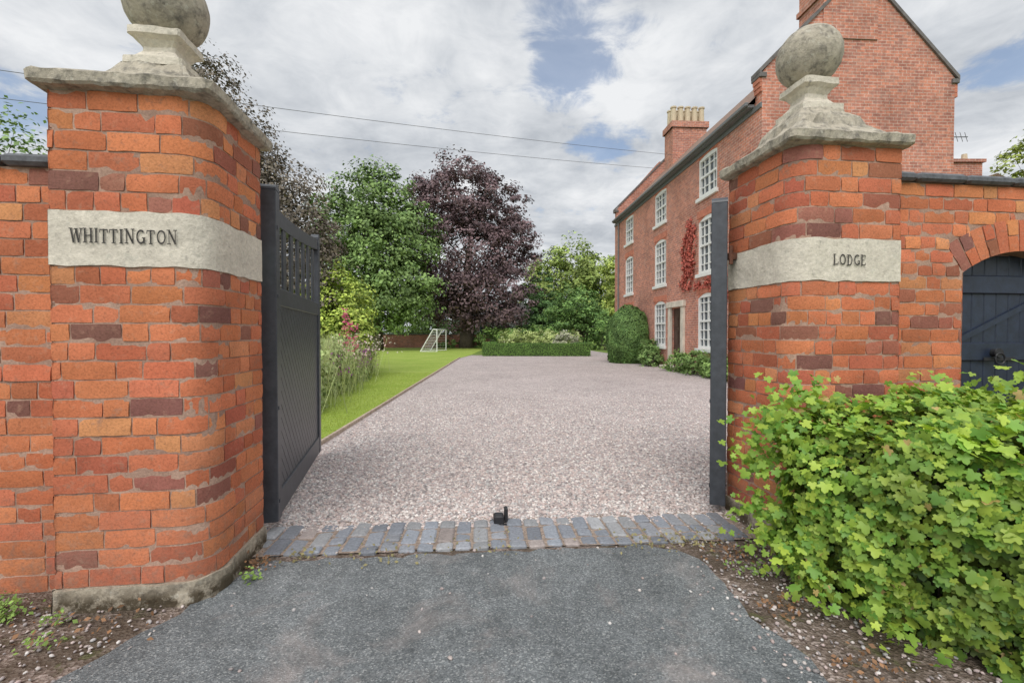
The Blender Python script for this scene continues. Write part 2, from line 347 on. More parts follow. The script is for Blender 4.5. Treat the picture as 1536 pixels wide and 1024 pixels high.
def strip(name,path,z0,z1,off,mat,parent,amp=0.0,dz=.06,caps=False):
    nS=max(2,int(path.L/.02)); nZ=max(1,int((z1-z0)/dz)); v=[];f=[]
    for j in range(nZ+1):
        z=z0+(z1-z0)*j/nZ
        for i in range(nS+1):
            p=path.at(path.L*i/nS,off,z)
            if amp: 
                p=path.at(path.L*i/nS,off+noise.noise(p*7)*amp+noise.noise(p*23)*amp*.5,z+(noise.noise(Vector((p.x*8,p.y*8,z)))*.012 if j in(0,nZ) else 0))
            v.append(p)
    for j in range(nZ):
        for i in range(nS): a=j*(nS+1)+i; f.append((a,a+1,a+nS+2,a+nS+1))
    if caps:
        for row in(nZ,0):
            b=len(v)
            for i in range(nS+1): v.append(path.at(path.L*i/nS,-.03,z0+(z1-z0)*row/nZ))
            for i in range(nS): a=row*(nS+1)+i; f.append((a,a+1,b+i+1,b+i))
    return mesh_obj(name,v,f,mat,parent,smooth=not caps)
def arc(cx,cy,r,a0,a1,n=14): return [(cx+r*math.cos(math.radians(a0+(a1-a0)*i/n)),cy+r*math.sin(math.radians(a0+(a1-a0)*i/n))) for i in range(n+1)]
def loft(name,fr,prof,mat,parent,cc=.03,amp=.006,seg=6,asp=(1,1)):
    """square cross sections (ca,cb,half,z) lofted, chamfered corners, roughened"""
    v=[];f=[];R=[]
    for ca,cb,h,z in prof:
        pts=[];c=min(cc,h*.3)
        cor=[(h-c,-h),(h,-h+c),(h,h-c),(h-c,h),(-h+c,h),(-h,h-c),(-h,-h+c),(-h+c,-h)]
        for i in range(8):
            a=cor[i];b=cor[(i+1)%8]; k=seg if i%2 else 2
            for j in range(k): pts.append((ca+(a[0]+(b[0]-a[0])*j/k)*asp[0],cb+(a[1]+(b[1]-a[1])*j/k)*asp[1]))
        i0=len(v)
        for a,b in pts:
            p=fr.p(a,b,z); n=noise.noise_vector(p*9)*amp+noise.noise_vector(p*30)*amp*.6; v.append(p+n)
        R.append((i0,len(pts)))
    for (a,n),(b,_) in zip(R,R[1:]):
        for k in range(n): f.append((a+k,a+(k+1)%n,b+(k+1)%n,b+k))
    f.append(tuple(range(R[0][0]+R[0][1]-1,R[0][0]-1,-1))); f.append(tuple(range(R[-1][0],R[-1][0]+R[-1][1])))
    return mesh_obj(name,v,f,mat,parent)
def stone_ball(c,r,parent):
    import bmesh
    bm=bmesh.new(); bmesh.ops.create_icosphere(bm,subdivisions=5,radius=r)
    for q in bm.verts:
        p=q.co.copy(); q.co=p*(1+noise.noise(p*7)*.025+noise.noise(p*25)*.012)+Vector(c)
    me=bpy.data.meshes.new('ball'); bm.to_mesh(me); bm.free(); me.materials.append(STC); me.polygons.foreach_set('use_smooth',[True]*len(me.polygons))
    link(bpy.data.objects.new('ball_finial',me),parent)
def letters(text,fr,a,z,h,parent,width):
    tk=.165;tn=.085
    def ell(cx,cy,rx,ry,a0,a1,n=14): return [(cx+rx*math.cos(math.radians(a0+(a1-a0)*i/n)),cy+ry*math.sin(math.radians(a0+(a1-a0)*i/n))) for i in range(n+1)]
    G={'W':(1.15,[([(.08,1),(.33,0)],tk),([(.33,0),(.58,.95)],tn),([(.58,.95),(.82,0)],tk),([(.82,0),(1.07,1)],tn)],[(.08,1),(1.07,1),(.58,.97)]),
     'H':(.95,[([(.18,0),(.18,1)],tk),([(.77,0),(.77,1)],tk),([(.18,.5),(.77,.5)],tn)],[(.18,0),(.18,1),(.77,0),(.77,1)]),
     'I':(.42,[([(.21,0),(.21,1)],tk)],[(.21,0),(.21,1)]),
     'T':(.85,[([(.42,0),(.42,1)],tk),([(.05,.95),(.8,.95)],tn),([(.07,.95),(.05,.75)],tn),([(.78,.95),(.8,.75)],tn)],[(.42,0)]),
     'N':(1.0,[([(.17,0),(.17,1)],tn),([(.17,1),(.8,0)],tk),([(.8,0),(.8,1)],tn)],[(.17,0),(.12,1),(.8,1)]),
     'G':(.95,[(ell(.5,.5,.38,.46,50,325),tk*.85),([(.8,.05),(.8,.42)],tk)],[(.78,.42)]),
     'O':(1.0,[(ell(.5,.5,.38,.46,0,360,20),tk*.8)],[]),
     'L':(.8,[([(.2,0),(.2,1)],tk),([(.2,.05),(.72,.05)],tn),([(.7,.05),(.74,.28)],tn)],[(.2,1),(.14,0)]),
     'D':(.95,[([(.2,0),(.2,1)],tk),([(.2,.96)]+ell(.38,.5,.42,.46,90,-90)+[(.2,.04)],tk*.7)],[(.16,0),(.16,1)]),
     'E':(.8,[([(.2,0),(.2,1)],tk),([(.2,.05),(.7,.05)],tn),([(.2,.95),(.68,.95)],tn),([(.2,.5),(.55,.5)],tn),([(.7,.05),(.73,.25)],tn),([(.68,.95),(.7,.76)],tn)],[(.15,0),(.15,1)])}
    tot=sum(G[c][0] for c in text)+.1*(len(text)-1); sx=width/tot; x=0; mb=MB(); n=0
    for c in text:
        wd,st,se=G[c]; dz=random.uniform(-.03,.03)*h
        lines=list(st)+[([(p[0]-.16,p[1]),(p[0]+.16,p[1])],.07) for p in se]
        for pts,t in lines:
            for (x0,y0),(x1,y1) in zip(pts,pts[1:]):
                dx,dy=x1-x0,y1-y0; l=math.hypot(dx,dy) or 1; px,py=-dy/l*t/2,dx/l*t/2; ex,ey=dx/l*.02,dy/l*.02; n+=1
                mb.poly([fr.p(a+(x+qx)*sx,-.0135-.0001*(n%30),z+dz+qy*h) for qx,qy in((x0-px-ex,y0-py-ey),(x1-px+ex,y1-py+ey),(x1+px+ex,y1+py+ey),(x0+px-ex,y0+py-ey))])
        x+=wd+.1
    mb.obj('lettering',INK,parent)
def pillar(fr,wid,dep,rside,text,tx,tw,th,tz,caps,sh_):
    root=empty('brick_gate_pillar'); r=.17; top=2.975
    if rside=='R':
        main=Path(fr,[(0,0)]+arc(wid-r,r,r,-90,0)+[(wid,dep)]); others=[Path(fr,[(wid,dep),(0,dep)]),Path(fr,[(0,dep),(0,0)])]
    else:
        main=Path(fr,[(0,dep)]+arc(r,r,r,180,270)+[(wid,0)]); others=[Path(fr,[(wid,0),(wid,dep)]),Path(fr,[(wid,dep),(0,dep)])]
    B=Bricks()
    for p in [main]+others:
        fn=lambda q,off,h,p=p:p.at(q,off,h)
        B.run(fn,p.L,.14,1.985); B.run(fn,p.L,2.295,top)
        strip('mortar',p,0,top,-.005,MO,root,dz=3)
        strip('plinth',p,-.02,.14,.018,PLN,root,amp=.014,dz=.035,caps=True)
    B.obj('bricks',root)
    strip('stone_band',main,1.985,2.295,.007,ST,root,amp=.003,dz=.03,caps=True)
    for p in others: strip('stone_band_return',p,1.985,2.295,.007,ST,root,amp=.003,dz=.06,caps=True)
    letters(text,fr,tx,tz,th,root,tw)
    ca,cb=wid/2,dep/2; H=wid/2; A=(1,dep/wid)
    z1,z2,z3=caps
    loft('cap_slab',fr,[(ca,cb,H-.01,top-.006),(ca,cb,H+.055,top+.004),(ca,cb,H+.070,top+.018),(ca,cb,H+.075,top+.070),(ca,cb,H+.06,top+.082)],STC,root,.03,.010,20,A)
    loft('cap_weathering',fr,[(ca,cb,H+.02,top+.064),(ca,cb,H-.0,top+.088),(ca,cb,H-.14,top+.10+(sh_-top-.1)*.62),(ca,cb,H-.165,sh_),(ca,cb,.20,z1-.03),(ca,cb,.185,z1)],STC,root,.03,.018,14,A)
    h=z2-z1
    loft('pedestal',fr,[(ca,cb,.172,z1-.01),(ca,cb,.172,z1+h*.16),(ca,cb,.135,z1+h*.24),(ca,cb,.100,z1+h*.45),(ca,cb,.095,z1+h*.58),(ca,cb,.12,z1+h*.74),(ca,cb,.150,z1+h*.82),(ca,cb,.150,z2),(ca,cb,.10,z2+.03)],ST,root,.012,.008,6)
    stone_ball(fr.p(ca,cb,z3),.236,root)
    return root
wL=.82
pillar(Fr(W.p(-wL,0),math.radians(7)),wL,.76,'R','WHITTINGTON',.115,.56,.078,2.115,(3.27,3.50,3.715),3.16)
FR=Fr(W.p(3.878,.158),math.radians(7))
pillar(FR,.86,.80,'L','LODGE',.30,.265,.076,2.10,(3.36,3.61,3.84),3.27)
# side walls
def side_wall(name,fr,L,top,thick,opening=None):
    root=empty(name); B=Bricks()
    fn=lambda q,off,h:fr.p(q,-off,h)
    cut=None; R=None
    if opening:
        o0,o1,sp_,rise=opening; half=(o1-o0)/2; cx=(o0+o1)/2; R=(half*half+rise*rise)/(2*rise); cz=sp_+rise-R; rt=.27
        def half_at(h,rad):
            return math.sqrt(max(0,rad*rad-(h-cz)**2)) if h<cz+rad else 0
        ang=math.asin(half/R)
        def cut(a,b,h0,h1):
            h=(h0+h1)/2
            if h<sp_: w_=half
            else: 
                w_=half_at(h,R+rt)
                side=(h-cz)*math.tan(ang); 
                if h>=cz+(R)*math.cos(ang): w_=min(w_,max(side,0)) 
            lo,hi=cx-w_,cx+w_
            if w_<=0 or b<=lo or a>=hi: return [(a,b)]
            o=[]
            if a<lo:o.append((a,lo))
            if b>hi:o.append((hi,b))
            return o
        nv=13
        for i in range(nv):
            t0=-ang+2*ang*i/nv;t1=-ang+2*ang*(i+1)/nv
            def fv(q,off,h): 
                return fr.p(cx+q*math.sin(h/R),-off,cz+q*math.cos(h/R))
            for (q0,q1) in ([(R,R+.135),(R+.135,R+rt)] if i%2 else [(R,R+rt)]):
                B.add(fv,q0,q1,t0*R,t1*R,e0=(q0==R),dep=.004)
    B.run(fn,L,0.0,top,cut=cut,e0=False,e1=False); B.obj('bricks',root)
    n=int(L/.05)
    def low(s):
        if not opening or s<=o0 or s>=o1: return 0
        return cz+math.sqrt(R*R-(s-cx)**2)
    cuts=sorted(set([L*i/n for i in range(n+1)]+([o0,o0+1e-4,o1-1e-4,o1] if opening else [])))
    mb=MB()
    for side,b in((0,.0050),(1,thick)):
        for s0,s1 in zip(cuts,cuts[1:]): mb.poly([fr.p(s0,b,low(s0)),fr.p(s1,b,low(s1)),fr.p(s1,b,top),fr.p(s0,b,top)])
    for s0,s1 in zip(cuts,cuts[1:]):
        if low(s0)>0 or low(s1)>0: mb.poly([fr.p(s0,.0,low(s0)),fr.p(s1,.0,low(s1)),fr.p(s1,thick,low(s1)),fr.p(s0,thick,low(s0))])
    mb.obj('mortar',MO,root)
    if opening:
        for s in(o0,o1):
            B2=Bricks(); sg=1 if s==o0 else -1
            B2.run(lambda q,off,h:fr.p(s+sg*off,q,h),thick,0,opening[2],e0=True,e1=True); 
            B2.obj('reveal_bricks',root)
            m2=MB(); m2.poly([fr.p(s-sg*.006,0.006,0),fr.p(s-sg*.006,thick,0),fr.p(s-sg*.006,thick,opening[2]),fr.p(s-sg*.006,0.006,opening[2])]); m2.obj('reveal_mortar',MO,root)
    c=MB(); x=-.02
    while x<L: 
        c.box(fr,x,min(x+.46,L),-.05+random.uniform(-.004,.004),thick+.05,top,top+.07+random.uniform(-.004,.004),.02); x+=.465
    c.obj('coping',COP,root)
    return root
side_wall('brick_wall',Fr(W.p(-wL-3.2,.25),math.radians(7)),3.2,2.61,.34)
wo=3.878+.86
FW=Fr(W.p(wo,.46),math.radians(7))
side_wall('brick_wall',FW,4.2,2.84,.34,opening=(5.66-wo,6.85-wo,2.11,.19))
dr=empty('garden_door'); d=MB(); o0,o1=5.66-wo,6.85-wo
x=o0+.06
while x<o1-.06:
    x1=min(x+.125,o1-.06); d.box(FW,x+.002,x1-.002,.17,.20,.05,2.29,.006); x=x1
d.box(FW,o0,o0+.06,.13,.22,0,2.12,.006); d.box(FW,o1-.06,o1,.13,.22,0,2.12,.006)
for z in(.25,1.36,1.95): d.box(FW,o0+.065,o1-.065,.145,.168,z,z+.16,.008)
def brace(z0,z1):
    pts=[(o0+.08,z0),(o0+.20,z0),(o1-.08,z1),(o1-.20,z1)]
    d.prism([FW.p(a,.152,z) for a,z in pts],FW.v*.016)
brace(.42,1.35);brace(1.53,1.94)
d.obj('door_leaf',NAVY,dr)
k=MB(); k.tube(FW.p(o0+.5,.145,1.43),FW.p(o0+.5,.10,1.43),.035,.03,12); k.tube(FW.p(o0+.5,.10,1.43),FW.p(o0+.5,.09,1.43),.045,.04,12); k.box(FW,o0+.4,o0+.72,.135,.144,1.36,1.39,.003)
for i in range(12):
    a=2*math.pi*i/12;b=2*math.pi*(i+1)/12; k.tube(FW.p(o0+.5+.05*math.cos(a),.09,1.38+.05*math.sin(a)),FW.p(o0+.5+.05*math.cos(b),.09,1.38+.05*math.sin(b)),.008,.008,6)
k.obj('door_latch',IRON,dr)
# ------------------------------------------------------------------ gates
def clip(poly,a0,a1,z0,z1):
    for ax,val,sg in((0,a0,1),(0,a1,-1),(1,z0,1),(1,z1,-1)):
        out=[]
        for i in range(len(poly)):
            p=poly[i];q=poly[(i+1)%len(poly)];dp=(p[ax]-val)*sg;dq=(q[ax]-val)*sg
            if dp>=0: out.append(p)
            if dp*dq<0: t=dp/(dp-dq); out.append((p[0]+(q[0]-p[0])*t,p[1]+(q[1]-p[1])*t))
        poly=out
        if not poly: return []
    return poly
def gate(o,ang,L,sgn):
    """leaf along +a, visible face on b=0, body towards sgn*b"""
    root=empty('timber_gate'); fr=Fr(o,ang); m=MB()
    def bx(a0,a1,d0,d1,z0,z1,bv=.006):
        b0,b1=sorted((d0*sgn,d1*sgn)); m.box(fr,a0,a1,b0,b1,z0,z1,bv)
    bz=.09
    def stile(a0,a1,top,d0=0,d1=.13):
        bx(a0,a1,d0,d1,bz,top-.06)
        n=8; pts=[fr.p((a0+a1)/2-(a1-a0)/2*math.cos(math.pi*i/n),d0*sgn,top-.0601+.05*math.sin(math.pi*i/n)) for i in range(n+1)]
        m.prism(pts,fr.v*(d1-d0)*sgn)
    stile(0,.13,2.80); stile(L-.12,L,2.86,.01,.10)
    f=lambda a:2.62+.16*((a-.13)/(L-.25))**1.6
    for i in range(10):    # swept top rail
        a0=.13+(L-.25)*i/10;a1=.13+(L-.25)*(i+1)/10
        pts=[fr.p(a0,.02*sgn,f(a0)-.13),fr.p(a1,.02*sgn,f(a1)-.13),fr.p(a1,.02*sgn,f(a1)),fr.p(a0,.02*sgn,f(a0))]
        m.prism(pts,fr.v*.075*sgn)
    bx(.13,L-.12,.015,.095,1.83,1.98); bx(.13,L-.12,.015,.095,bz,.30)
    n=6
    for i in range(n):
        a=.13+(L-.25)*(i+1)/(n+1); bx(a-.06,a+.06,.025,.045,1.98,2.50+.02*i)
    w_=.115
    for i in range(-20,40):   # diagonal matchboards
        c=i*w_; poly=[(-1+0,c+1),(4,c-4),(4,c-4+w_-.010),(-1,c+1+w_-.010)]
        q=clip(poly,.13,L-.12,.30,1.83)
        if len(q)>2: m.prism([fr.p(a,.030*sgn,z) for a,z in q],fr.v*.02*sgn)
    bx(.13,L-.12,.056,.066,.30,1.83,0)
    for z in(.25,1.0,1.9,2.45): bx(.03,.06,-.006,.0,z-.015,z+.015,.002)
    m.obj('gate_leaf',BLACK,root)
    return root,fr
g1,f1=gate((-1.87,3.62),math.atan2(2.23,-.58),2.30,1)
g2,f2=gate((1.745,4.0),math.atan2(1,.452),2.10,-1)
h=MB(); h.box(Fr((1.88,3.97),0),0,.07,-.02,.03,2.24,2.30,.005); h.tube((1.9,3.96,2.2),(1.9,3.96,2.36),.018,.018); h.obj('hinge',RUST,g2)
st=empty('gate_stop'); s=MB(); FS=Fr((-.10,3.80),math.radians(6)); s.box(FS,-.055,.03,-.05,.05,.0,.085,.01); s.box(FS,.035,.065,-.02,.05,.0,.135,.006); s.box(FS,-.08,.09,-.07,.07,0,.02,.004); s.obj('stop_block',IRON,st)
# ------------------------------------------------------------------ setts
FT=Fr((-2.06,3.20),math.radians(4.2)); mb=MB(); cols=[]
def sett(a0,a1,b0,b1):
    z=.026+random.uniform(-.006,.007); n0=len(mb.v); fr=Fr(FT.p((a0+a1)/2,(b0+b1)/2),math.radians(4.2)+random.uniform(-.05,.05))
    mb.box(fr,-(a1-a0)/2,(a1-a0)/2,-(b1-b0)/2,(b1-b0)/2,-.02,z,.011)
    tl=random.uniform(-.006,.006)
    for i in range(n0,len(mb.v)): mb.v[i].z+=tl*(1 if (mb.v[i]-fr.o).x>0 else -1)
    q=random.choice([(.27,.29,.325),(.31,.325,.355),(.24,.255,.285),(.35,.355,.365),(.36,.31,.29) if random.random()<.3 else (.29,.30,.325)]); k=random.uniform(.78,1.2)
    cols.extend([tuple(c*k for c in q)]*(len(mb.v)-n0))
x=0
while x<3.92:
    w_=random.uniform(.128,.142)
    off=random.choice([0,1,2])
    ys=[[0,.25,.5],[-.02,.10,.355,.5],[0,.14,.265,.5]][off]
    jg=random.uniform(-.02,.02)
    for b0,b1 in zip(ys,ys[1:]):
        if x<.55 and b0<.1 and random.random()<.3: continue
        sett(x+.009,x+w_-.009,b0+.010+jg,b1-.010+jg)
    x+=w_
mesh_obj('sett_threshold',mb.v,mb.f,SETT,cols=cols)
sheet('threshold_bed',ragged([FT.p(-.1,.0)[:2],FT.p(4.0,.0)[:2],FT.p(4.0,.56)[:2],FT.p(-.1,.56)[:2]],.08,.05,3),.0145,m_plain('sandy_joint',(.30,.235,.19),.95,40,.5))
# ------------------------------------------------------------------ pebbles
ph=(1+5**.5)/2; ico=np.array([(-1,ph,0),(1,ph,0),(-1,-ph,0),(1,-ph,0),(0,-1,ph),(0,1,ph),(0,-1,-ph),(0,1,-ph),(ph,0,-1),(ph,0,1),(-ph,0,-1),(-ph,0,1)],float); ico/=np.linalg.norm(ico[0]); ico*=(1+rng.uniform(-.18,.18,(12,1)))
icf=[(0,11,5),(0,5,1),(0,1,7),(0,7,10),(0,10,11),(1,5,9),(5,11,4),(11,10,2),(10,7,6),(7,1,8),(3,9,4),(3,4,2),(3,2,6),(3,6,8),(3,8,9),(4,9,5),(2,4,11),(6,2,10),(8,6,7),(9,8,1)]
pal=np.array([(.65,.54,.505),(.57,.47,.445),(.71,.61,.565),(.50,.445,.43),(.76,.69,.645),(.36,.325,.315),(.61,.49,.455),(.56,.535,.52),(.84,.79,.75)])
def pebbles(name,xy,rmin,rmax,z0,dim=1.0):
    N=len(xy); r=rng.uniform(rmin,rmax,N); sc=np.stack([r*rng.uniform(.8,1.3,N),r*rng.uniform(.7,1.1,N),r*rng.uniform(.45,.75,N)],1)
    Mx=frame_from_normal(np.stack([rng.normal(0,.35,N),rng.normal(0,.35,N),np.ones(N)],1))*sc[:,None,:]
    Tt=np.stack([xy[:,0],xy[:,1],z0+r*rng.uniform(.0,.45,N)],1)
    c=pal[rng.integers(0,len(pal),N)]*rng.uniform(.82,1.12,(N,1))*dim
    inst_mesh(name,ico,icf,Mx,Tt,c,PEB)
n=62000; y=3.62+9.5*rng.random(n)**2.0; x=(rng.random(n)*1.06-.56)*(y+.3)
ok=(x>-2.62-(y-6)*.03)&(y>3.75+.073*x+.02*np.sin(x*9))&(rng.random(n)<np.clip((13.2-y)/5,0,1)); pebbles('gravel_stones',np.stack([x,y],1)[ok],.009,.020,.006,.98)
a=[]
for _ in range(12000):
    x=random.uniform(-2.9,2.6);y=random.uniform(1.2,3.85)
    lx=-1.78-(3.0-y)*.32; rx=1.40
    dl=lx-x; drr=x-rx
    if (dl>-.12*random.random() and random.random()<.42) or (drr>-.15*random.random()*random.random()*3 and random.random()<.6) or random.random()<.010 or (y>3.3+.07*x and random.random()<.07):
        if x<-1.75 and y>2.75+.12*(x+1.79): continue
        a.append((x,y))
pebbles('loose_stones',np.array(a),.004,.014,.012,.82)
# ------------------------------------------------------------------ foliage
leafq=[(-.5,0,0),(0,-.32,.08),(.5,0,0),(0,.32,.08)]; leafqf=[(0,1,2,3)]
def crown_points(ell,N,shell=.55,clump=.16,per=60,jit=.10):
    ell=np.array(ell,float); vol=ell[:,3]*ell[:,4]*ell[:,5]; pr=vol**(2/3); pr/=pr.sum()
    nc=max(1,N//per); idx=rng.choice(len(ell),nc,p=pr); dirs=rng.normal(size=(nc,3)); dirs/=np.linalg.norm(dirs,axis=1)[:,None]
    rad=1-shell*rng.random(nc)**2.0; rad*=1+jit*rng.normal(size=nc)
    cc=ell[idx,:3]+dirs*rad[:,None]*ell[idx,3:]
    cr=ell[idx,3]*clump*rng.uniform(.6,1.7,nc)
    k=np.repeat(np.arange(nc),per); off=rng.normal(size=(len(k),3)); off/=np.linalg.norm(off,axis=1)[:,None]; off*=(rng.random((len(k),1))**.45); off[:,2]*=.6
    P=cc[k]+off*cr[k][:,None]*1.5
    nrm=dirs[k]*.6+off*.8+np.array([0,0,.55])+rng.normal(0,.45,(len(k),3))
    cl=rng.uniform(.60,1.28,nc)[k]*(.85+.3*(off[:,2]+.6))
    return P,nrm,cl,cc
def foliage(name,P,nrm,cl,size,c1,c2,parent,mat=None):
    N=len(P); s=size*rng.uniform(.6,1.4,N); Mx=frame_from_normal(nrm)*s[:,None,None]
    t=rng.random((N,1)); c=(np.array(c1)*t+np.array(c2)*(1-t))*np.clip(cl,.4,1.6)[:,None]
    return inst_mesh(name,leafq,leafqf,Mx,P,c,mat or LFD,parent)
def tree(name,base,ell,N,size,c1,c2,tr=.4,shell=.5,clump=.16,per=60,limbs=26,topf=1.0):
    root=empty(name); P,nrm,cl,cc=crown_points(ell,N,shell,clump,per)
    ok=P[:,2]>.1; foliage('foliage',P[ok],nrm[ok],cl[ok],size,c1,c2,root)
    mb=MB(); E=np.array(ell); b=Vector((base[0],base[1],0)); top=Vector((E[:,0].mean(),E[:,1].mean(),E[:,2].max()*topf))
    pts=[b]+[b.lerp(top,t)+Vector((random.uniform(-.3,.3),random.uniform(-.3,.3),0))*t for t in(.15,.35,.6,.85,1)]
    rr=[tr*1.3,tr,tr*.8,tr*.55,tr*.28,tr*.1]
    for i in range(5): mb.tube(pts[i],pts[i+1],rr[i],rr[i+1],9)
    for j in rng.choice(len(cc),min(limbs,len(cc)),replace=False):
        e_=Vector(cc[j]); t=min(.85,max(.12,(e_.z-1.0)/(top.z)*.75)); s_=b.lerp(top,t); m_=s_.lerp(e_,.5)+Vector((0,0,.06*(e_-s_).length)); r=tr*.28*(1.1-t)
        mb.tube(s_,m_,r,r*.6,6); mb.tube(m_,e_,r*.6,r*.12,6)
    mb.obj('trunk',BARK,root,smooth=True); return root
GA,GB=(.27,.39,.12),(.125,.205,.07); CA,CB=(.24,.155,.16),(.13,.09,.10); LA,LB=(.42,.50,.13),(.24,.34,.09)
tree('sycamore_tree',(-13.1,44),[(-13.4,44,14.2,3.6,3.6,3.7),(-16.3,44,12,3.4,3.4,3.4),(-10.2,44,11.3,3.2,3.5,3.3),(-10.6,43,6.3,3.9,3.6,3.9),(-15.3,43,7.4,3.6,3.5,3.6),(-12.8,43,9.9,4,4,4),(-13.2,43,4.6,4.5,3.4,2.6)],44000,.30,GA,GB,.55,.5,.17)
tree('copper_beech_tree',(-5,50),[(-5.7,50,16.6,4.2,4.2,4.2),(-9,50,15.0,3.4,3.6,3.4),(-2.05,50,14.7,3.5,4,3.8),(-.1,50,11,3.1,3.6,3.6),(-5,49,10,5.6,4.6,5.2),(-8.4,49,7,3.4,3.4,3.8),(-1.5,49,6,3.8,3.6,4.2),(-5,49,5,5,3.5,3)],50000,.30,CA,CB,.7,.5,.15,topf=.9)
tree('purple_beech_tree',(-9.6,17.5),[(-11.3,17,10.2,1.2,1.4,1.9),(-10.3,17,8.4,1.6,1.5,1.6),(-9.0,17,7.1,1.6,1.4,1.5),(-8.1,17,5.8,1.4,1.4,1.3),(-7.3,17,4.9,1.0,1.4,1.1),(-8.4,17,3.9,1.7,1.6,1.7),(-12.5,17.5,6.5,2.4,2,2.6),(-9.9,17,6.0,1.8,1.6,1.8),(-7.4,17,3.0,1.0,1.2,1.3),(-9.3,17,2.4,1.7,1.6,1.6)],50000,.115,(.26,.215,.16),(.13,.11,.095),.22,.75,.24,35,80,topf=.78)
tree('garden_tree',(-14,12.5),[(-13.2,12.5,5.3,2.0,1.6,1.9),(-15.2,12.5,5.3,2,2,2)],6000,.13,GA,GB,.2,.6,.2,30)
tree('lime_tree',(8,66),[(8,66,10,5.2,5,4.6),(12.8,66,8.5,4.6,5,4.5),(4.5,67,8,4,4,4),(9,64,5,6,4,4)],24000,.40,LA,LB,.6)
tree('lime_tree',(15.5,58),[(14.5,58,6.6,3.6,3,4.4),(17,58,8,4,4,4)],10000,.34,(.46,.52,.12),(.27,.37,.08),.4)
tree('conifer_tree',(3.3,52),[(3.3,52,6.5,1.5,1.5,2.2),(3.4,52,4.3,2.2,2,2.4),(3.4,52,2.3,2.8,2.4,2.2)],10000,.24,(.15,.27,.08),(.075,.15,.055),.3)
tree('holly_tree',(6.6,46),[(6.6,46,4.3,2.5,2.2,2.2),(7.6,46,2.6,2.4,2.2,2.3),(5,46,2.4,2.0,2,2.1)],12000,.22,(.22,.36,.09),(.10,.20,.06),.3)
tree('robinia_tree',(23.3,20.5),[(23.2,20,8.9,1.8,1.8,1.5),(25,20.5,8.8,2.2,2,2),(24,20,6.6,2.4,2,2)],8000,.16,(.40,.46,.11),(.24,.31,.08),.25)
E=[];
for i in range(38):
    x=-46+i*2.6; E.append((x,62+random.uniform(-3,6),random.uniform(2.5,5),3.2,3,random.uniform(3.2,5.5))); E.append((x,60,1.2,2.6,1.5,2.4))
P,nrm,cl,cc=crown_points(E,42000,.4,.2,60); ok=P[:,2]>0; foliage('distant_tree_belt',P[ok],nrm[ok],cl[ok],.5,(.17,.25,.085),(.08,.13,.055),None)
def bush(name,ell,N,size,c1,c2,clump=.2,per=40,shell=.35,flowers=None):
    root=empty(name); P,nrm,cl,cc=crown_points(ell,N,shell,clump,per); ok=P[:,2]>.02
    foliage('foliage',P[ok],nrm[ok],cl[ok],size,c1,c2,root)
    m=MB()
    for e_ in ell: 
        for k in range(4): m.tube((e_[0]+random.uniform(-.1,.1),e_[1]+random.uniform(-.1,.1),0),(e_[0]+random.uniform(-.5,.5)*e_[3],e_[1]+random.uniform(-.5,.5)*e_[4],e_[2]+.3*e_[5]),.03,.01,5)
    m.obj('stems',BARK,root)
    if flowers:
        n,c,s=flowers; i=rng.choice(len(P),n); foliage('flowers',P[i]+nrm[i]/np.linalg.norm(nrm[i],axis=1)[:,None]*size,nrm[i],np.ones(n),s,c,tuple(q*.8 for q in c),root)
    return root
bush('elder_shrub',[(-6.3,17,2.5,.95,1,1.4),(-7.2,17.2,2.1,1.2,1,1.6),(-5.9,16.5,1.5,.8,.8,1.2)],16000,.12,(.50,.58,.11),(.28,.40,.075))
fb=empty('flower_border')
ell=[]
for i in range(18):
    t=i/17; ell.append((-4.55-2.1*t+random.uniform(-.3,.2),8.6+11.6*t,.5,.7,.8,random.uniform(.6,1.0)+.25*t))
P,nrm,cl,cc=crown_points(ell,22000,.5,.25,30); nrm[:,2]*=.3; ok=P[:,2]>0; foliage('border_foliage',P[ok],nrm[ok],cl[ok],.11,(.44,.50,.22),(.22,.30,.10),fb)
nb=5000; i=rng.integers(0,len(ell),nb); Eb=np.array(ell)[i]; px=Eb[:,0]+rng.normal(0,.35,nb); py=Eb[:,1]+rng.normal(0,.4,nb)
hh=rng.uniform(.6,1.35,nb)*(1+.25*np.sin(px*5)); tilt=rng.normal(0,.18,(nb,2)); Mx=np.zeros((nb,3,3)); th=rng.random(nb)*6.28
Mx[:,0,0]=np.cos(th);Mx[:,1,0]=np.sin(th);Mx[:,0,2]=tilt[:,0]*hh;Mx[:,1,2]=tilt[:,1]*hh;Mx[:,2,2]=hh;Mx[:,1,1]=1
bl=[(-.010,0,0),(.010,0,0),(.004,0,1),(-.004,0,1)]
inst_mesh('border_stems',bl,[(0,1,2,3)],Mx,np.stack([px,py,np.zeros(nb)],1),np.array((.54,.60,.32))*rng.uniform(.6,1.2,(nb,1)),LF,fb)
def blooms(cx,cy,z0,z1,c,n,s,spread=.12):
    P=np.stack([cx+rng.normal(0,spread,n),cy+rng.normal(0,spread,n),rng.uniform(z0,z1,n)],1); foliage('blooms',P,rng.normal(size=(n,3))+np.array([0.4,-1,.3]),np.ones(n),s,c,tuple(q*.75 for q in c),fb)
for cx,cy,z0,z1 in((-4.9,13.4,1.2,2.4),(-5.2,14.0,1.1,2.2),(-4.7,13.7,1.1,1.9),(-5.5,15.5,1.1,2.1),(-4.5,12.6,1.0,1.9)): blooms(cx,cy,z0,z1,(.62,.12,.22),40,.08,.05)
for cx,cy in((-4.5,11.5),(-4.8,14.5),(-5.1,16)): blooms(cx,cy,.5,1.1,(.34,.10,.30),110,.06,.22)
blooms(-4.8,13,.9,1.4,(.75,.5,.5),120,.06,.4); blooms(-5.2,16,.9,1.6,(.8,.7,.6),160,.07,.5)
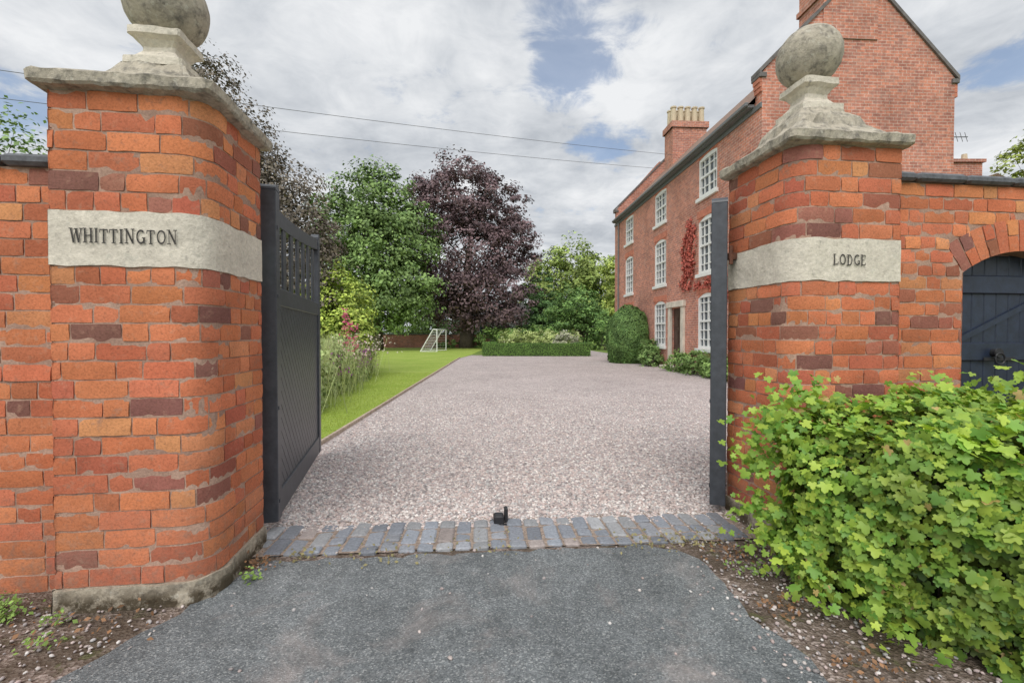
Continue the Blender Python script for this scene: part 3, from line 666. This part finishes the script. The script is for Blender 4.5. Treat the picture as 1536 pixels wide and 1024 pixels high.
INNER=m_plain('hedge_core_shade',(.04,.07,.02),.95)  # near-black green for solid cores, the inner shade put into the colour
def clipped(name,fr,boxes,N,size,c1,c2):
    root=empty(name); P=[];Nn=[]
    tot=sum((q[1]-q[0])*q[4]*2+(q[3]-q[2])*q[4]*2+(q[1]-q[0])*(q[3]-q[2]) for q in boxes)
    for a0,a1,b0,b1,h in boxes:
        A=[(a1-a0)*h,(a1-a0)*h,(b1-b0)*h,(b1-b0)*h,(a1-a0)*(b1-b0)]
        for k,ar in enumerate(A):
            for _ in range(int(N*ar/tot)):
                a=random.uniform(a0,a1);b=random.uniform(b0,b1);z=random.uniform(.02,h);q=random.gauss(0,.012)
                if k==0:b=b0+q;nn=(0,-1,-.1)
                elif k==1:b=b1+q;nn=(0,1,-.1)
                elif k==2:a=a0+q;nn=(-1,0,-.1)
                elif k==3:a=a1+q;nn=(1,0,-.1)
                else:z=h+q;nn=(0,0,1)
                P.append(fr.p(a,b,z)); Nn.append(fr.u*nn[0]+fr.v*nn[1]+Vector((0,0,nn[2])))
    P=np.array(P);Nn=np.array(Nn)+rng.normal(0,.22,(len(P),3)); cl=np.array([.9+.4*noise.noise(Vector(p)*1.5) for p in P])
    foliage('foliage',P,Nn,cl,size,c1,c2,root)
    m=MB()
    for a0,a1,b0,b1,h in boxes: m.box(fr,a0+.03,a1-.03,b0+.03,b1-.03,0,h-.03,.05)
    m.obj('dark_core',INNER,root); return root  # dark boxes behind the leaves, filling in for the shaded inside
FH=Fr((-2.1,32),math.radians(-1))
clipped('box_hedge',FH,[(0,7.6,0,.8,.90),(0,.8,.81,7,.90),(6.8,7.6,.81,7,.90)],26000,.07,(.19,.34,.065),(.10,.20,.045))
bush('shrub_bed',[(-.4+i*.75,36.3+random.uniform(0,2.2),.85,.85,1.0,random.uniform(.85,1.2)) for i in range(8)],16000,.12,(.54,.60,.24),(.32,.41,.13),flowers=(260,(.75,.73,.55),.11))
bush('flowering_shrub',[(4.2,35.6,1,.9,.8,.75)],3000,.12,(.5,.5,.36),(.32,.36,.2),flowers=(200,(.68,.58,.58),.1))
def topiary(name,c,rx,ry,rz,N,size,c1,c2):
    root=empty(name); d=rng.normal(size=(N,3)); d/=np.linalg.norm(d,axis=1)[:,None]
    r=np.array([1+.07*noise.noise(Vector(q)*2.2)+.04*noise.noise(Vector(q)*7) for q in d])+rng.normal(0,.014,N)
    lo=d[:,2]<0; xy=d[:,:2].copy(); hl=np.linalg.norm(xy,axis=1); fill=np.where(lo,1/np.maximum(hl,.2)*(1+.12*d[:,2]),1); xy*=fill[:,None]
    P=np.stack([c[0]+xy[:,0]*rx*r,c[1]+xy[:,1]*ry*r,c[2]+d[:,2]*r*np.where(lo,c[2],rz)],1)
    ok=P[:,2]>.02; cl=np.array([.85+.5*noise.noise(Vector(p)*2.5) for p in P])
    foliage('foliage',P[ok],(d*[1,1,.8]+rng.normal(0,.36,(N,3)))[ok],cl[ok],size,c1,c2,root)
    v=[];f=[];nu,nv=20,14
    for j in range(nv+1):
        t=math.pi*j/nv; z=math.cos(t); q=math.sin(t) if z>0 else 1+.12*z
        for i in range(nu):
            u=2*math.pi*i/nu; v.append((c[0]+.92*rx*q*math.cos(u),c[1]+.92*ry*q*math.sin(u),c[2]+(.92*rz*z if z>0 else z*c[2])))
    for j in range(nv):
        for i in range(nu): f.append((j*nu+i,j*nu+(i+1)%nu,(j+1)*nu+(i+1)%nu,(j+1)*nu+i))
    mesh_obj('dark_core',v,f,INNER,root,smooth=True)  # dark solid under the leaf shell, painted as the shaded inside
topiary('clipped_yew',(6.42,25,1.35),1.2,1.2,1.75,21000,.085,(.22,.36,.10),(.10,.20,.06))
bush('foundation_shrub',[(6.95,23.0,.5,.5,.6,.75),(6.75,22.2,.35,.5,.5,.55)],5000,.1,(.26,.38,.12),(.12,.22,.06))
bush('foundation_shrub',[(7.0,19.2,.35,.5,.8,.5),(7.1,17.8,.4,.55,.9,.55),(7.3,16.3,.4,.5,.9,.5),(7.4,14.8,.4,.5,.9,.5)],9000,.09,(.28,.41,.12),(.13,.24,.06))
bush('far_border_shrubs',[(-7.6+i*1.2,50.3+random.uniform(-.3,.3),.5,1.0,.5,random.uniform(.4,.8)) for i in range(4)]+[(-2.2+i*1.5,47,1.1,1.5,1.3,random.uniform(1.0,1.7)) for i in range(8)],14000,.2,(.25,.38,.09),(.11,.21,.06),flowers=(120,(.55,.25,.3),.12))
bush('far_border_shrubs',[(9+i*1.6,44,1.2,1.6,1.4,1.7) for i in range(5)]+[(-25+i*1.9,46,1.2,1.7,1.4,random.uniform(1.2,2.4)) for i in range(6)]+[(-13+i*1.6,54,1.6,1.6,1.2,1.3) for i in range(8)],16000,.22,(.28,.40,.10),(.12,.23,.06))
# ------------------------------------------------------------------ foreground shrub with lobed leaves
outl=[(0,-.12),(.20,-.30),(.42,-.22),(.34,-.05),(.52,.10),(.46,.26),(.24,.22),(.22,.44),(0,.60),(-.22,.44),(-.24,.22),(-.46,.26),(-.52,.10),(-.34,-.05),(-.42,-.22),(-.20,-.30)]
lv=[(0,.08,.0)]+[(x,y,(.16*abs(x)-.35*(y-.1)**2)) for x,y in outl]; lf=[(0,1+i,1+(i+1)%len(outl)) for i in range(len(outl))]
def shrub():
    root=empty('currant_shrub'); N=24000; P=[];Nn=[];cl=[]
    corners=[(1.84,3.02),(1.76,2.80),(2.10,2.24),(2.34,2.00),(3.9,2.0),(4.2,3.3),(2.3,3.18)]
    def inside(x,y):
        r=False;j=6
        for i in range(7):
            xi,yi=corners[i];xj,yj=corners[j]
            if (yi>y)!=(yj>y) and x<(xj-xi)*(y-yi)/(yj-yi)+xi: r=not r
            j=i
        return r
    def edged(x,y):
        best=(9,None)
        for i in range(7):
            a=Vector(corners[i]);b=Vector(corners[(i+1)%7]);p=Vector((x,y));ab=b-a;t=max(0,min(1,(p-a).dot(ab)/ab.dot(ab)));q=a+ab*t
            dd=(p-q).length
            if dd<best[0]: n_=Vector((ab.y,-ab.x)).normalized(); best=(dd,n_)
        return best
    cnt=0
    while cnt<N:
        x=random.uniform(1.4,4.2);y=random.uniform(1.9,3.4)
        if not inside(x,y): continue
        dd,n_=edged(x,y)
        topz=1.19+.12*noise.noise(Vector((x*2.2,y*2.2,0)))+.07*noise.noise(Vector((x*7,y*7,3)))-.20*math.exp(-dd/.10)
        z=random.uniform(.02,topz)
        if random.random()<.12: z=random.uniform(.02,.35)
        m=min(dd,topz-z)
        m2=m+.05*noise.noise(Vector((x*5,y*5,z*5)))
        if random.random()>math.exp(-max(m2,0)/.085)+.03: continue
        dn_=noise.noise(Vector((x*6+5,y*6,z*6)))
        if dn_<-.30 and m<.06: continue
        bul=(.09*math.sin(min(1,z/1.0)*math.pi*.9)+.0+.12*noise.noise(Vector((x*3,y*3,z*3+9)))+.05*dn_)
        p=Vector((x,y,z)); 
        if dd<.25: p+=Vector((n_.x,n_.y,0))*bul
        if topz-z<dd: nn=Vector((random.gauss(0,.5),random.gauss(0,.5)-.25,1))
        else: nn=Vector((n_.x,n_.y,.55))+Vector((random.gauss(0,.48),random.gauss(0,.48),random.gauss(0,.4)))
        P.append(p);Nn.append(nn);cl.append((1.0-.66*min(1,max(0,m)/.15))*(.66+.45*z/1.2)*(1+.5*noise.noise(p*3))); cnt+=1  # inner and lower leaves coloured darker: shade inside the bush put into the colour
    P=np.array(P);Nn=np.array(Nn);cl=np.array(cl)
    for (bx_,by_,bz_,n_) in ((1.70,2.92,1.0,150),(1.66,3.0,.75,110),(1.62,2.98,.42,80),(1.75,2.85,.25,110),(1.82,2.65,.15,90),(2.0,2.35,.12,90),(1.95,3.0,1.17,110),(2.6,2.9,1.22,70),(3.1,2.8,1.24,70),(2.3,2.3,1.15,60)):
        q=rng.normal(0,[.1,.1,.07],(n_,3))+np.array([bx_,by_,bz_]); P=np.vstack([P,q]); Nn=np.vstack([Nn,rng.normal(0,.5,(n_,3))+np.array([-.2,-.5,.8])]); cl=np.concatenate([cl,rng.uniform(.8,1.2,n_)])
    P[:,2]=np.maximum(P[:,2],.03)
    N=len(P); s=rng.uniform(.032,.082,N)
    z=Nn/np.linalg.norm(Nn,axis=1)[:,None]; dn=np.stack([rng.normal(0,.5,N),rng.normal(0,.5,N),-np.ones(N)],1); yv=dn-(dn*z).sum(1)[:,None]*z; yv/=np.linalg.norm(yv,axis=1)[:,None]; xv=np.cross(yv,z)
    Mx=np.stack([xv,yv,z],2)*s[:,None,None]
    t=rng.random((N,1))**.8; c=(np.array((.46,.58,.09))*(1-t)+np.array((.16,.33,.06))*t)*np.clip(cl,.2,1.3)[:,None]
    y_=rng.random(N)<.015; c[y_]=(.55,.40,.16)
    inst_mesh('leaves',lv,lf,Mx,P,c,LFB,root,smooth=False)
    m=MB()
    for _ in range(150):
        x=random.uniform(1.95,4.1);y=random.uniform(2.35,3.05)
        if not inside(x,y) or edged(x,y)[0]<.1: continue
        p=Vector((x,y,0)); r=random.uniform(.006,.013)
        for k in range(4):
            q=p+Vector((random.gauss(0,.04),random.gauss(.01,.03),.22)); m.tube(p,q,r,r*.85,5); p=q; r*=.85
    m.obj('stems',BARK,root)
shrub()
def tuft(name,spots,c=(.26,.40,.09)):
    P=[];Nn=[]
    for x,y,r,n_ in spots:
        for _ in range(n_): P.append((x+random.gauss(0,r),y+random.gauss(0,r*.7),abs(random.gauss(.0,.035))+.012)); Nn.append((random.gauss(0,.6),random.gauss(-.4,.6),1))
    P=np.array(P);Nn=np.array(Nn); foliage(name,P,Nn,rng.uniform(.7,1.3,len(P)),.026,c,tuple(q*.6 for q in c),None)
tuft('weeds',[(-2.82,2.50,.04,110),(-2.5,2.47,.04,35),(-1.68,2.90,.03,50),(-2.95,2.6,.06,90),(1.62,3.0,.08,60),(1.75,3.35,.06,50),(-2.4,2.3,.05,40)])
tuft('moss',[(-1.5,3.2,.08,40),(-.9,3.22,.15,40),(.9,3.42,.14,40),(1.2,3.42,.12,60),(-.2,3.3,.2,40),(1.45,3.45,.1,60)],(.34,.30,.14))
tuft('leaf_litter',[(-1.75,3.08,.06,60),(-2.3,2.45,.2,60),(1.55,2.6,.08,60),(1.6,3.2,.12,80),(1.7,2.1,.12,60)],(.30,.16,.08))
nb=26000; py=5.4+13*rng.random(nb)**1.6; px=-2.80-(py-6)*.028-rng.random(nb)*(1.6+.12*py); hh=rng.uniform(.02,.045,nb)
Mx=np.zeros((nb,3,3)); th=rng.random(nb)*6.28; Mx[:,0,0]=np.cos(th);Mx[:,1,0]=np.sin(th);Mx[:,1,1]=1;Mx[:,2,2]=hh;Mx[:,0,2]=rng.normal(0,.4,nb)*hh;Mx[:,1,2]=rng.normal(0,.4,nb)*hh
inst_mesh('lawn_blades',[(-.006,0,0),(.006,0,0),(0,0,1)],[(0,1,2)],Mx,np.stack([px,py,np.full(nb,.012)],1),np.array((.40,.49,.11))*rng.uniform(.75,1.2,(nb,1)),LF)
# ------------------------------------------------------------------ the house
ang=math.atan2(16.2,-.94); HF=Fr((7.845,14.4),ang)
LH=16.25; DEP=6.4; EAV=9.0
hs=empty('brick_house')
def wall_open(name,P3,L,H,ops,parent,mat,depth,inward):
    xs=sorted(set([0,L]+[q for o in ops for q in o[:2]])); zs=sorted(set([0,H]+[q for o in ops for q in o[2:4]])); v=[];f=[];uv=[]
    def quad(pts,u):
        i=len(v); v.extend(pts); uv.extend(u); f.append((i,i+1,i+2,i+3))
    for x0,x1 in zip(xs,xs[1:]):
        for z0,z1 in zip(zs,zs[1:]):
            if any(o[0]<=x0 and x1<=o[1] and o[2]<=z0 and z1<=o[3] for o in ops): continue
            quad([P3(x0,z0),P3(x1,z0),P3(x1,z1),P3(x0,z1)],[(x0,z0),(x1,z0),(x1,z1),(x0,z1)])
    I=inward*depth
    for a0,a1,z0,z1 in ops:
        for (p,q) in(((a0,z0),(a1,z0)),((a1,z0),(a1,z1)),((a1,z1),(a0,z1)),((a0,z1),(a0,z0))):
            A=P3(*p);Bq=P3(*q); quad([A,Bq,Bq+I,A+I],[p,q,(q[0]+depth,q[1]),(p[0]+depth,p[1])])
    return mesh_obj(name,v,f,mat,parent,uv=uv)
P3=lambda a,z:HF.p(a,0,z)
cols_=[3.5,8.3,13.2]; ops=[]
hw=.74
for c in cols_: ops+= [(c-hw,c+hw,1.0,3.2),(c-hw,c+hw,4.0,6.25),(c-hw,c+hw,7.05,8.65)]
dc=6.25; ops.append((dc-.55,dc+.55,.15,2.75))
wall_open('front_wall',P3,LH,EAV,ops,hs,HB,.13,-HF.v)
fw=MB();gl=MB();sills=MB();sp2=MB();heads=MB()
for a0,a1,z0,z1 in ops[:-1]:
    gl.poly([HF.p(a0,-.12,z0),HF.p(a1,-.12,z0),HF.p(a1,-.12,z1),HF.p(a0,-.12,z1)])
    t=.10
    fw.box(HF,a0,a0+t,-.12,-.02,z0,z1);fw.box(HF,a1-t,a1,-.12,-.02,z0,z1);fw.box(HF,a0+t,a1-t,-.12,-.02,z0,z0+t);fw.box(HF,a0+t,a1-t,-.12,-.02,z1-t*1.6,z1)
    mid=(z0+z1)/2; fw.box(HF,a0+t,a1-t,-.119,-.035,mid-.04,mid+.04)
    for k in(1,2,3): x=a0+(a1-a0)*k/4; wd=.018 if k!=2 else .04; fw.box(HF,x-wd,x+wd,-.118,-.06,z0+t,z1-t)
    nr=6 if z1-z0>2 else 4
    for k in range(1,nr):
        if k==nr//2: continue
        z=z0+(z1-z0)*k/nr; fw.box(HF,a0+t,a1-t,-.117,-.065,z-.018,z+.018)
    sills.box(HF,a0-.1,a1+.1,-.02,.09,z0-.15,z0-.003,.01)
    arch=.18 if z1<8 else .08; n=10
    for i in range(n):
        x0=a0+(a1-a0)*i/n;x1=a0+(a1-a0)*(i+1)/n; h0=arch*(1-math.sin(math.pi*i/n));h1=arch*(1-math.sin(math.pi*(i+1)/n))
        sp2.poly([HF.p(x0,-.012,z1-h0),HF.p(x1,-.012,z1-h1),HF.p(x1,-.012,z1),HF.p(x0,-.012,z1)])
    for i in range(12):
        x0=a0-.12+(a1-a0+.24)*i/12;x1=x0+(a1-a0+.24)/12-.012; heads.box(HF,x0,x1,.0,.012,z1+.0,z1+.27)
fw.obj('window_frames',WHITE,hs); gl.obj('window_glass',GLASS,hs); sills.obj('window_sills',WHITE,hs)
RED=m_plain('rubbed_brick',(.54,.20,.13),.85,6,.25); sp2.obj('window_arches',RED,hs); heads.obj('flat_arches',RED,hs)
dd=MB(); a0,a1=dc-.55,dc+.55
dd.box(HF,a0-.28,a0,-.05,.10,0,2.78,.01);dd.box(HF,a1,a1+.28,-.05,.10,0,2.78,.01);dd.box(HF,a0-.34,a1+.34,-.05,.16,2.785,3.05,.02); dd.obj('door_surround',HSTONE,hs)
dl=MB(); dl.box(HF,a0,a1,-.13,-.09,.15,2.75); 
for (p,q,r,s_) in((.1,.48,.3,.9),(.62,1.0,.3,.9),(.1,.48,1.05,1.75),(.62,1.0,1.05,1.75),(.1,.48,1.9,2.35),(.62,1.0,1.9,2.35)): dl.box(HF,a0+p,a0+q,-.088,-.07,r,s_,.008)
dl.obj('front_door',WOODD,hs); stp=MB(); stp.box(HF,a0-.3,a1+.3,.0,.5,0,.14,.02); stp.obj('door_step',HSTONE,hs)
def gable(a,name):
    K=9.8;AP=13.0; v=[HF.p(a,0,0),HF.p(a,-DEP,0),HF.p(a,-DEP,K),HF.p(a,-DEP/2-.35,AP),HF.p(a,-DEP/2+.35,AP),HF.p(a,0,K)]
    uv=[(0,0),(DEP,0),(DEP,K),(DEP/2+.35,AP),(DEP/2-.35,AP),(0,K)]
    mesh_obj(name,v,[tuple(range(6))],HB,hs,uv=uv)
gable(0,'near_gable'); gable(LH,'far_gable'); gable(.36,'near_gable_inner'); gable(LH-.36,'far_gable_inner')
mesh_obj('gable_returns',[HF.p(0,0,EAV),HF.p(.36,0,EAV),HF.p(.36,0,9.8),HF.p(0,0,9.8),HF.p(LH-.36,0,EAV),HF.p(LH,0,EAV),HF.p(LH,0,9.8),HF.p(LH-.36,0,9.8)],[(0,1,2,3),(4,5,6,7)],HB,hs,uv=[(0,0),(.36,0),(.36,.8),(0,.8)]*2)
mesh_obj('back_wall',[HF.p(0,-DEP,0),HF.p(LH,-DEP,0),HF.p(LH,-DEP,9.8),HF.p(0,-DEP,9.8)],[(0,1,2,3)],HB,hs,uv=[(0,0),(LH,0),(LH,9.8),(0,9.8)])
r=MB(); r.poly([HF.p(.3,.25,8.95),HF.p(LH-.3,.25,8.95),HF.p(LH-.3,-DEP/2,12.4),HF.p(.3,-DEP/2,12.4)]); r.poly([HF.p(.3,-DEP-.25,8.95),HF.p(LH-.3,-DEP-.25,8.95),HF.p(LH-.3,-DEP/2,12.4),HF.p(.3,-DEP/2,12.4)]); r.obj('roof',TILE,hs)
cp=MB()
for a in(-.06,LH-.42):
    for s0 in(0,1):
        b0,b1=(.12,-DEP/2) if s0==0 else (-DEP-.12,-DEP/2); z0,z1=9.72,13.08
        pts=[HF.p(a,b0,z0),HF.p(a,b1,z1),HF.p(a,b1,z1+.14),HF.p(a,b0,z0+.14)]; cp.prism(pts,HF.u*.48)
    for b in(.0,-DEP): cp.box(HF,a+.003,a+.477,b-.12,b+.12,9.62,9.76,.01)
cp.obj('gable_copings',LEAD,hs)
kn=MB()
for b0,b1 in((0,.10),(-DEP-.10,-DEP)):
    for i in range(3): kn.box(HF,.0,.36,b0,b1*(.5+.25*i) if b0==0 else b1,9.2+i*.14,9.33+i*.14)
kn.obj('kneelers',RED,hs)
gu=MB(); gu.box(HF,.37,LH-.37,.02,.24,8.86,8.95); gu.box(HF,.37,LH-.37,.20,.33,8.90,9.03,.02); gu.box(HF,.0,LH,.0,.05,8.70,8.85); gu.obj('gutter_and_eaves',m_plain('gutter_grey',(.16,.165,.17),.5),hs)
dp=MB(); dp.tube(HF.p(LH-1.0,.06,.1),HF.p(LH-1.0,.06,8.85),.05,.05); dp.obj('downpipes',m_plain('pipe_grey',(.2,.2,.2),.5),hs)
def boxuv(name,fr,a0,a1,b0,b1,z0,z1,mat,parent):
    v=[];f=[];uv=[]
    def q(p,w_):
        i=len(v);v.extend(p);uv.extend([(0,z0),(w_,z0),(w_,z1),(0,z1)]);f.append((i,i+1,i+2,i+3))
    c=[(a0,b0),(a1,b0),(a1,b1),(a0,b1)]
    for i in range(4):
        (x0,y0),(x1,y1)=c[i],c[(i+1)%4]; q([fr.p(x0,y0,z0),fr.p(x1,y1,z0),fr.p(x1,y1,z1),fr.p(x0,y0,z1)],math.hypot(x1-x0,y1-y0))
    q([fr.p(a0,b0,z1),fr.p(a1,b0,z1),fr.p(a1,b1,z1),fr.p(a0,b1,z1)],1); mesh_obj(name,v,f,mat,parent,uv=uv)
boxuv('gable_chimney',HF,-.04,1.1,-3.75,-1.95,10.9,15.2,HB,hs); boxuv('gable_chimney_band',HF,-.10,1.16,-3.81,-1.89,12.25,12.42,HB,hs)
boxuv('mid_chimney',HF,12.0,13.2,-DEP/2-.95,-DEP/2+1.05,10.5,13.5,HB,hs); boxuv('mid_chimney_cap',HF,11.9,13.3,-DEP/2-1.05,-DEP/2+1.15,13.5,13.85,HB,hs)
pt=MB()
for i in range(5):
    b=-DEP/2-.8+i*.42
    for a in(12.35,12.85): pt.tube(HF.p(a,b,13.85),HF.p(a,b,14.75),.16,.14,10); pt.tube(HF.p(a,b,14.751),HF.p(a,b,14.83),.18,.18,10)
pt.obj('chimney_pots',POT,hs)
def creeper():
    P=[];cx=[(5.0,5.4,.7,.9),(4.9,4.6,.45,.8),(4.8,6.0,.4,.4),(5.3,3.9,.6,.5),(2.6,3.6,.9,.3),(1.9,3.3,.5,.5),(4.2,3.55,1.0,.18),(5.4,4.9,.3,1.0)]
    for a,z,ra,rz in cx:
        for _ in range(int(1100*ra*rz)):
            th=random.random()*6.28; rr=random.random()**.75*(1+.5*noise.noise(Vector((th*2,a,z)))); x=a+ra*rr*math.cos(th); h=z+rz*rr*math.sin(th)
            if noise.noise(Vector((x*2.5,h*2.5,0)))<-.2: continue
            if any(o[0]-.02<x<o[1]+.02 and o[2]-.05<h<o[3] for o in ops): continue
            P.append(HF.p(x,random.uniform(.02,.10),h))
    P=np.array(P); n_=np.tile(np.array(HF.v),(len(P),1))+np.array([0,0,.4])+rng.normal(0,.4,(len(P),3))
    foliage('creeper',P,n_,rng.uniform(.7,1.3,len(P)),.12,(.62,.15,.11),(.42,.11,.08),hs)
creeper()
ar=MB()
ar.tube(Vector((14.15,15.2,4.8)),Vector((14.15,15.2,8.2)),.025,.025,6); ar.tube(Vector((14.1,15.2,8.1)),Vector((15.2,15.3,8.15)),.015,.015,6)
for i in range(6): ar.tube(Vector((14.3+i*.16,15.2,7.95)),Vector((14.3+i*.16,15.3,8.3)),.008,.008,5)
ar.tube(Vector((14.15,15.2,4.8)),Vector((13.8,15.2,4.8)),.03,.03,6)
ar.obj('tv_aerial',WIRE)
nh=empty('neighbour_house'); FN=Fr((19.5,22),0); boxuv('walls',FN,0,7,0,8,0,7.4,HB,nh)
m=MB(); m.prism([FN.p(-.3,-.3,7.4),FN.p(7.3,-.3,7.4),FN.p(3.5,-.3,9.2)],FN.v*8.6); m.obj('roof',TILE,nh); boxuv('chimney',FN,1.9,3.5,.4,1.2,7.4,9.95,HB,nh); boxuv('chimney_cap',FN,1.8,3.6,.3,1.3,9.95,10.1,HB,nh)
m=MB(); 
for x in(2.3,3.0): m.tube(FN.p(x,.8,10.1),FN.p(x,.8,10.5),.14,.11)
m.obj('pots',POT,nh)
wc=empty('white_cottage'); FC=Fr((-7.5,57),0); m=MB(); m.box(FC,0,10,0,6,0,3.6); m.obj('walls',WHITE,wc); m=MB(); m.prism([FC.p(-.3,-.3,3.6),FC.p(-.3,6.3,3.6),FC.p(-.3,3,5.6)],FC.u*10.6); m.obj('roof',LEAD,wc)
m=MB()
for x in(1,3.5,6,8): m.box(FC,x,x+1,-.03,.02,1.2,2.6)
m.obj('windows',GLASS,wc)
FG=Fr((-15,51.5),0); gw=empty('garden_wall'); boxuv('wall',FG,0,12.5,0,.35,0,1.45,HB,gw); m=MB(); m.box(FG,-.05,12.55,-.06,.41,1.45,1.55,.02); m.obj('coping',COP,gw)
gg=empty('football_goal'); m=MB(); FGo=Fr((-6.6,40.0),math.radians(84))
a=[FGo.p(0,0),FGo.p(3.2,0),FGo.p(0,0,1.95),FGo.p(3.2,0,1.95),FGo.p(0,1.5),FGo.p(3.2,1.5),FGo.p(0,.35,1.95),FGo.p(3.2,.35,1.95)]
for i,j in((0,2),(1,3),(2,3),(2,6),(3,7),(6,4),(7,5),(4,5),(0,4),(1,5),(6,7)): m.tube(a[i],a[j],.045,.045,8)
m.obj('frame',WHITE,gg); m=MB()
for i in range(13): m.tube(a[6].lerp(a[7],i/12),a[4].lerp(a[5],i/12),.006,.006,4)
for i in range(9): m.tube(a[6].lerp(a[4],i/8),a[7].lerp(a[5],i/8),.006,.006,4)
for k,(p,q,r_) in enumerate(((0,2,(6,4)),(1,3,(7,5)))):
    for i in range(1,8): m.tube(a[p].lerp(a[q],i/8),a[r_[1]].lerp(a[r_[0]],i/8),.006,.006,4)
m.obj('net',WHITE,gg)
for z0,Bq in((8.8,(9.2,25.5,11.5)),(8.05,(9.0,26,10.9))):
    A=Vector((-14.5,12,z0)); Bv=Vector(Bq);m=MB();pv=None
    A=A+(A-Bv)*.3
    for i in range(25):
        t=i/24;p=A.lerp(Bv,t);p.z-=1.0*t*(1-t)
        if pv:m.tube(pv,p,.009,.009,5)
        pv=p
    m.obj('overhead_wire',WIRE)
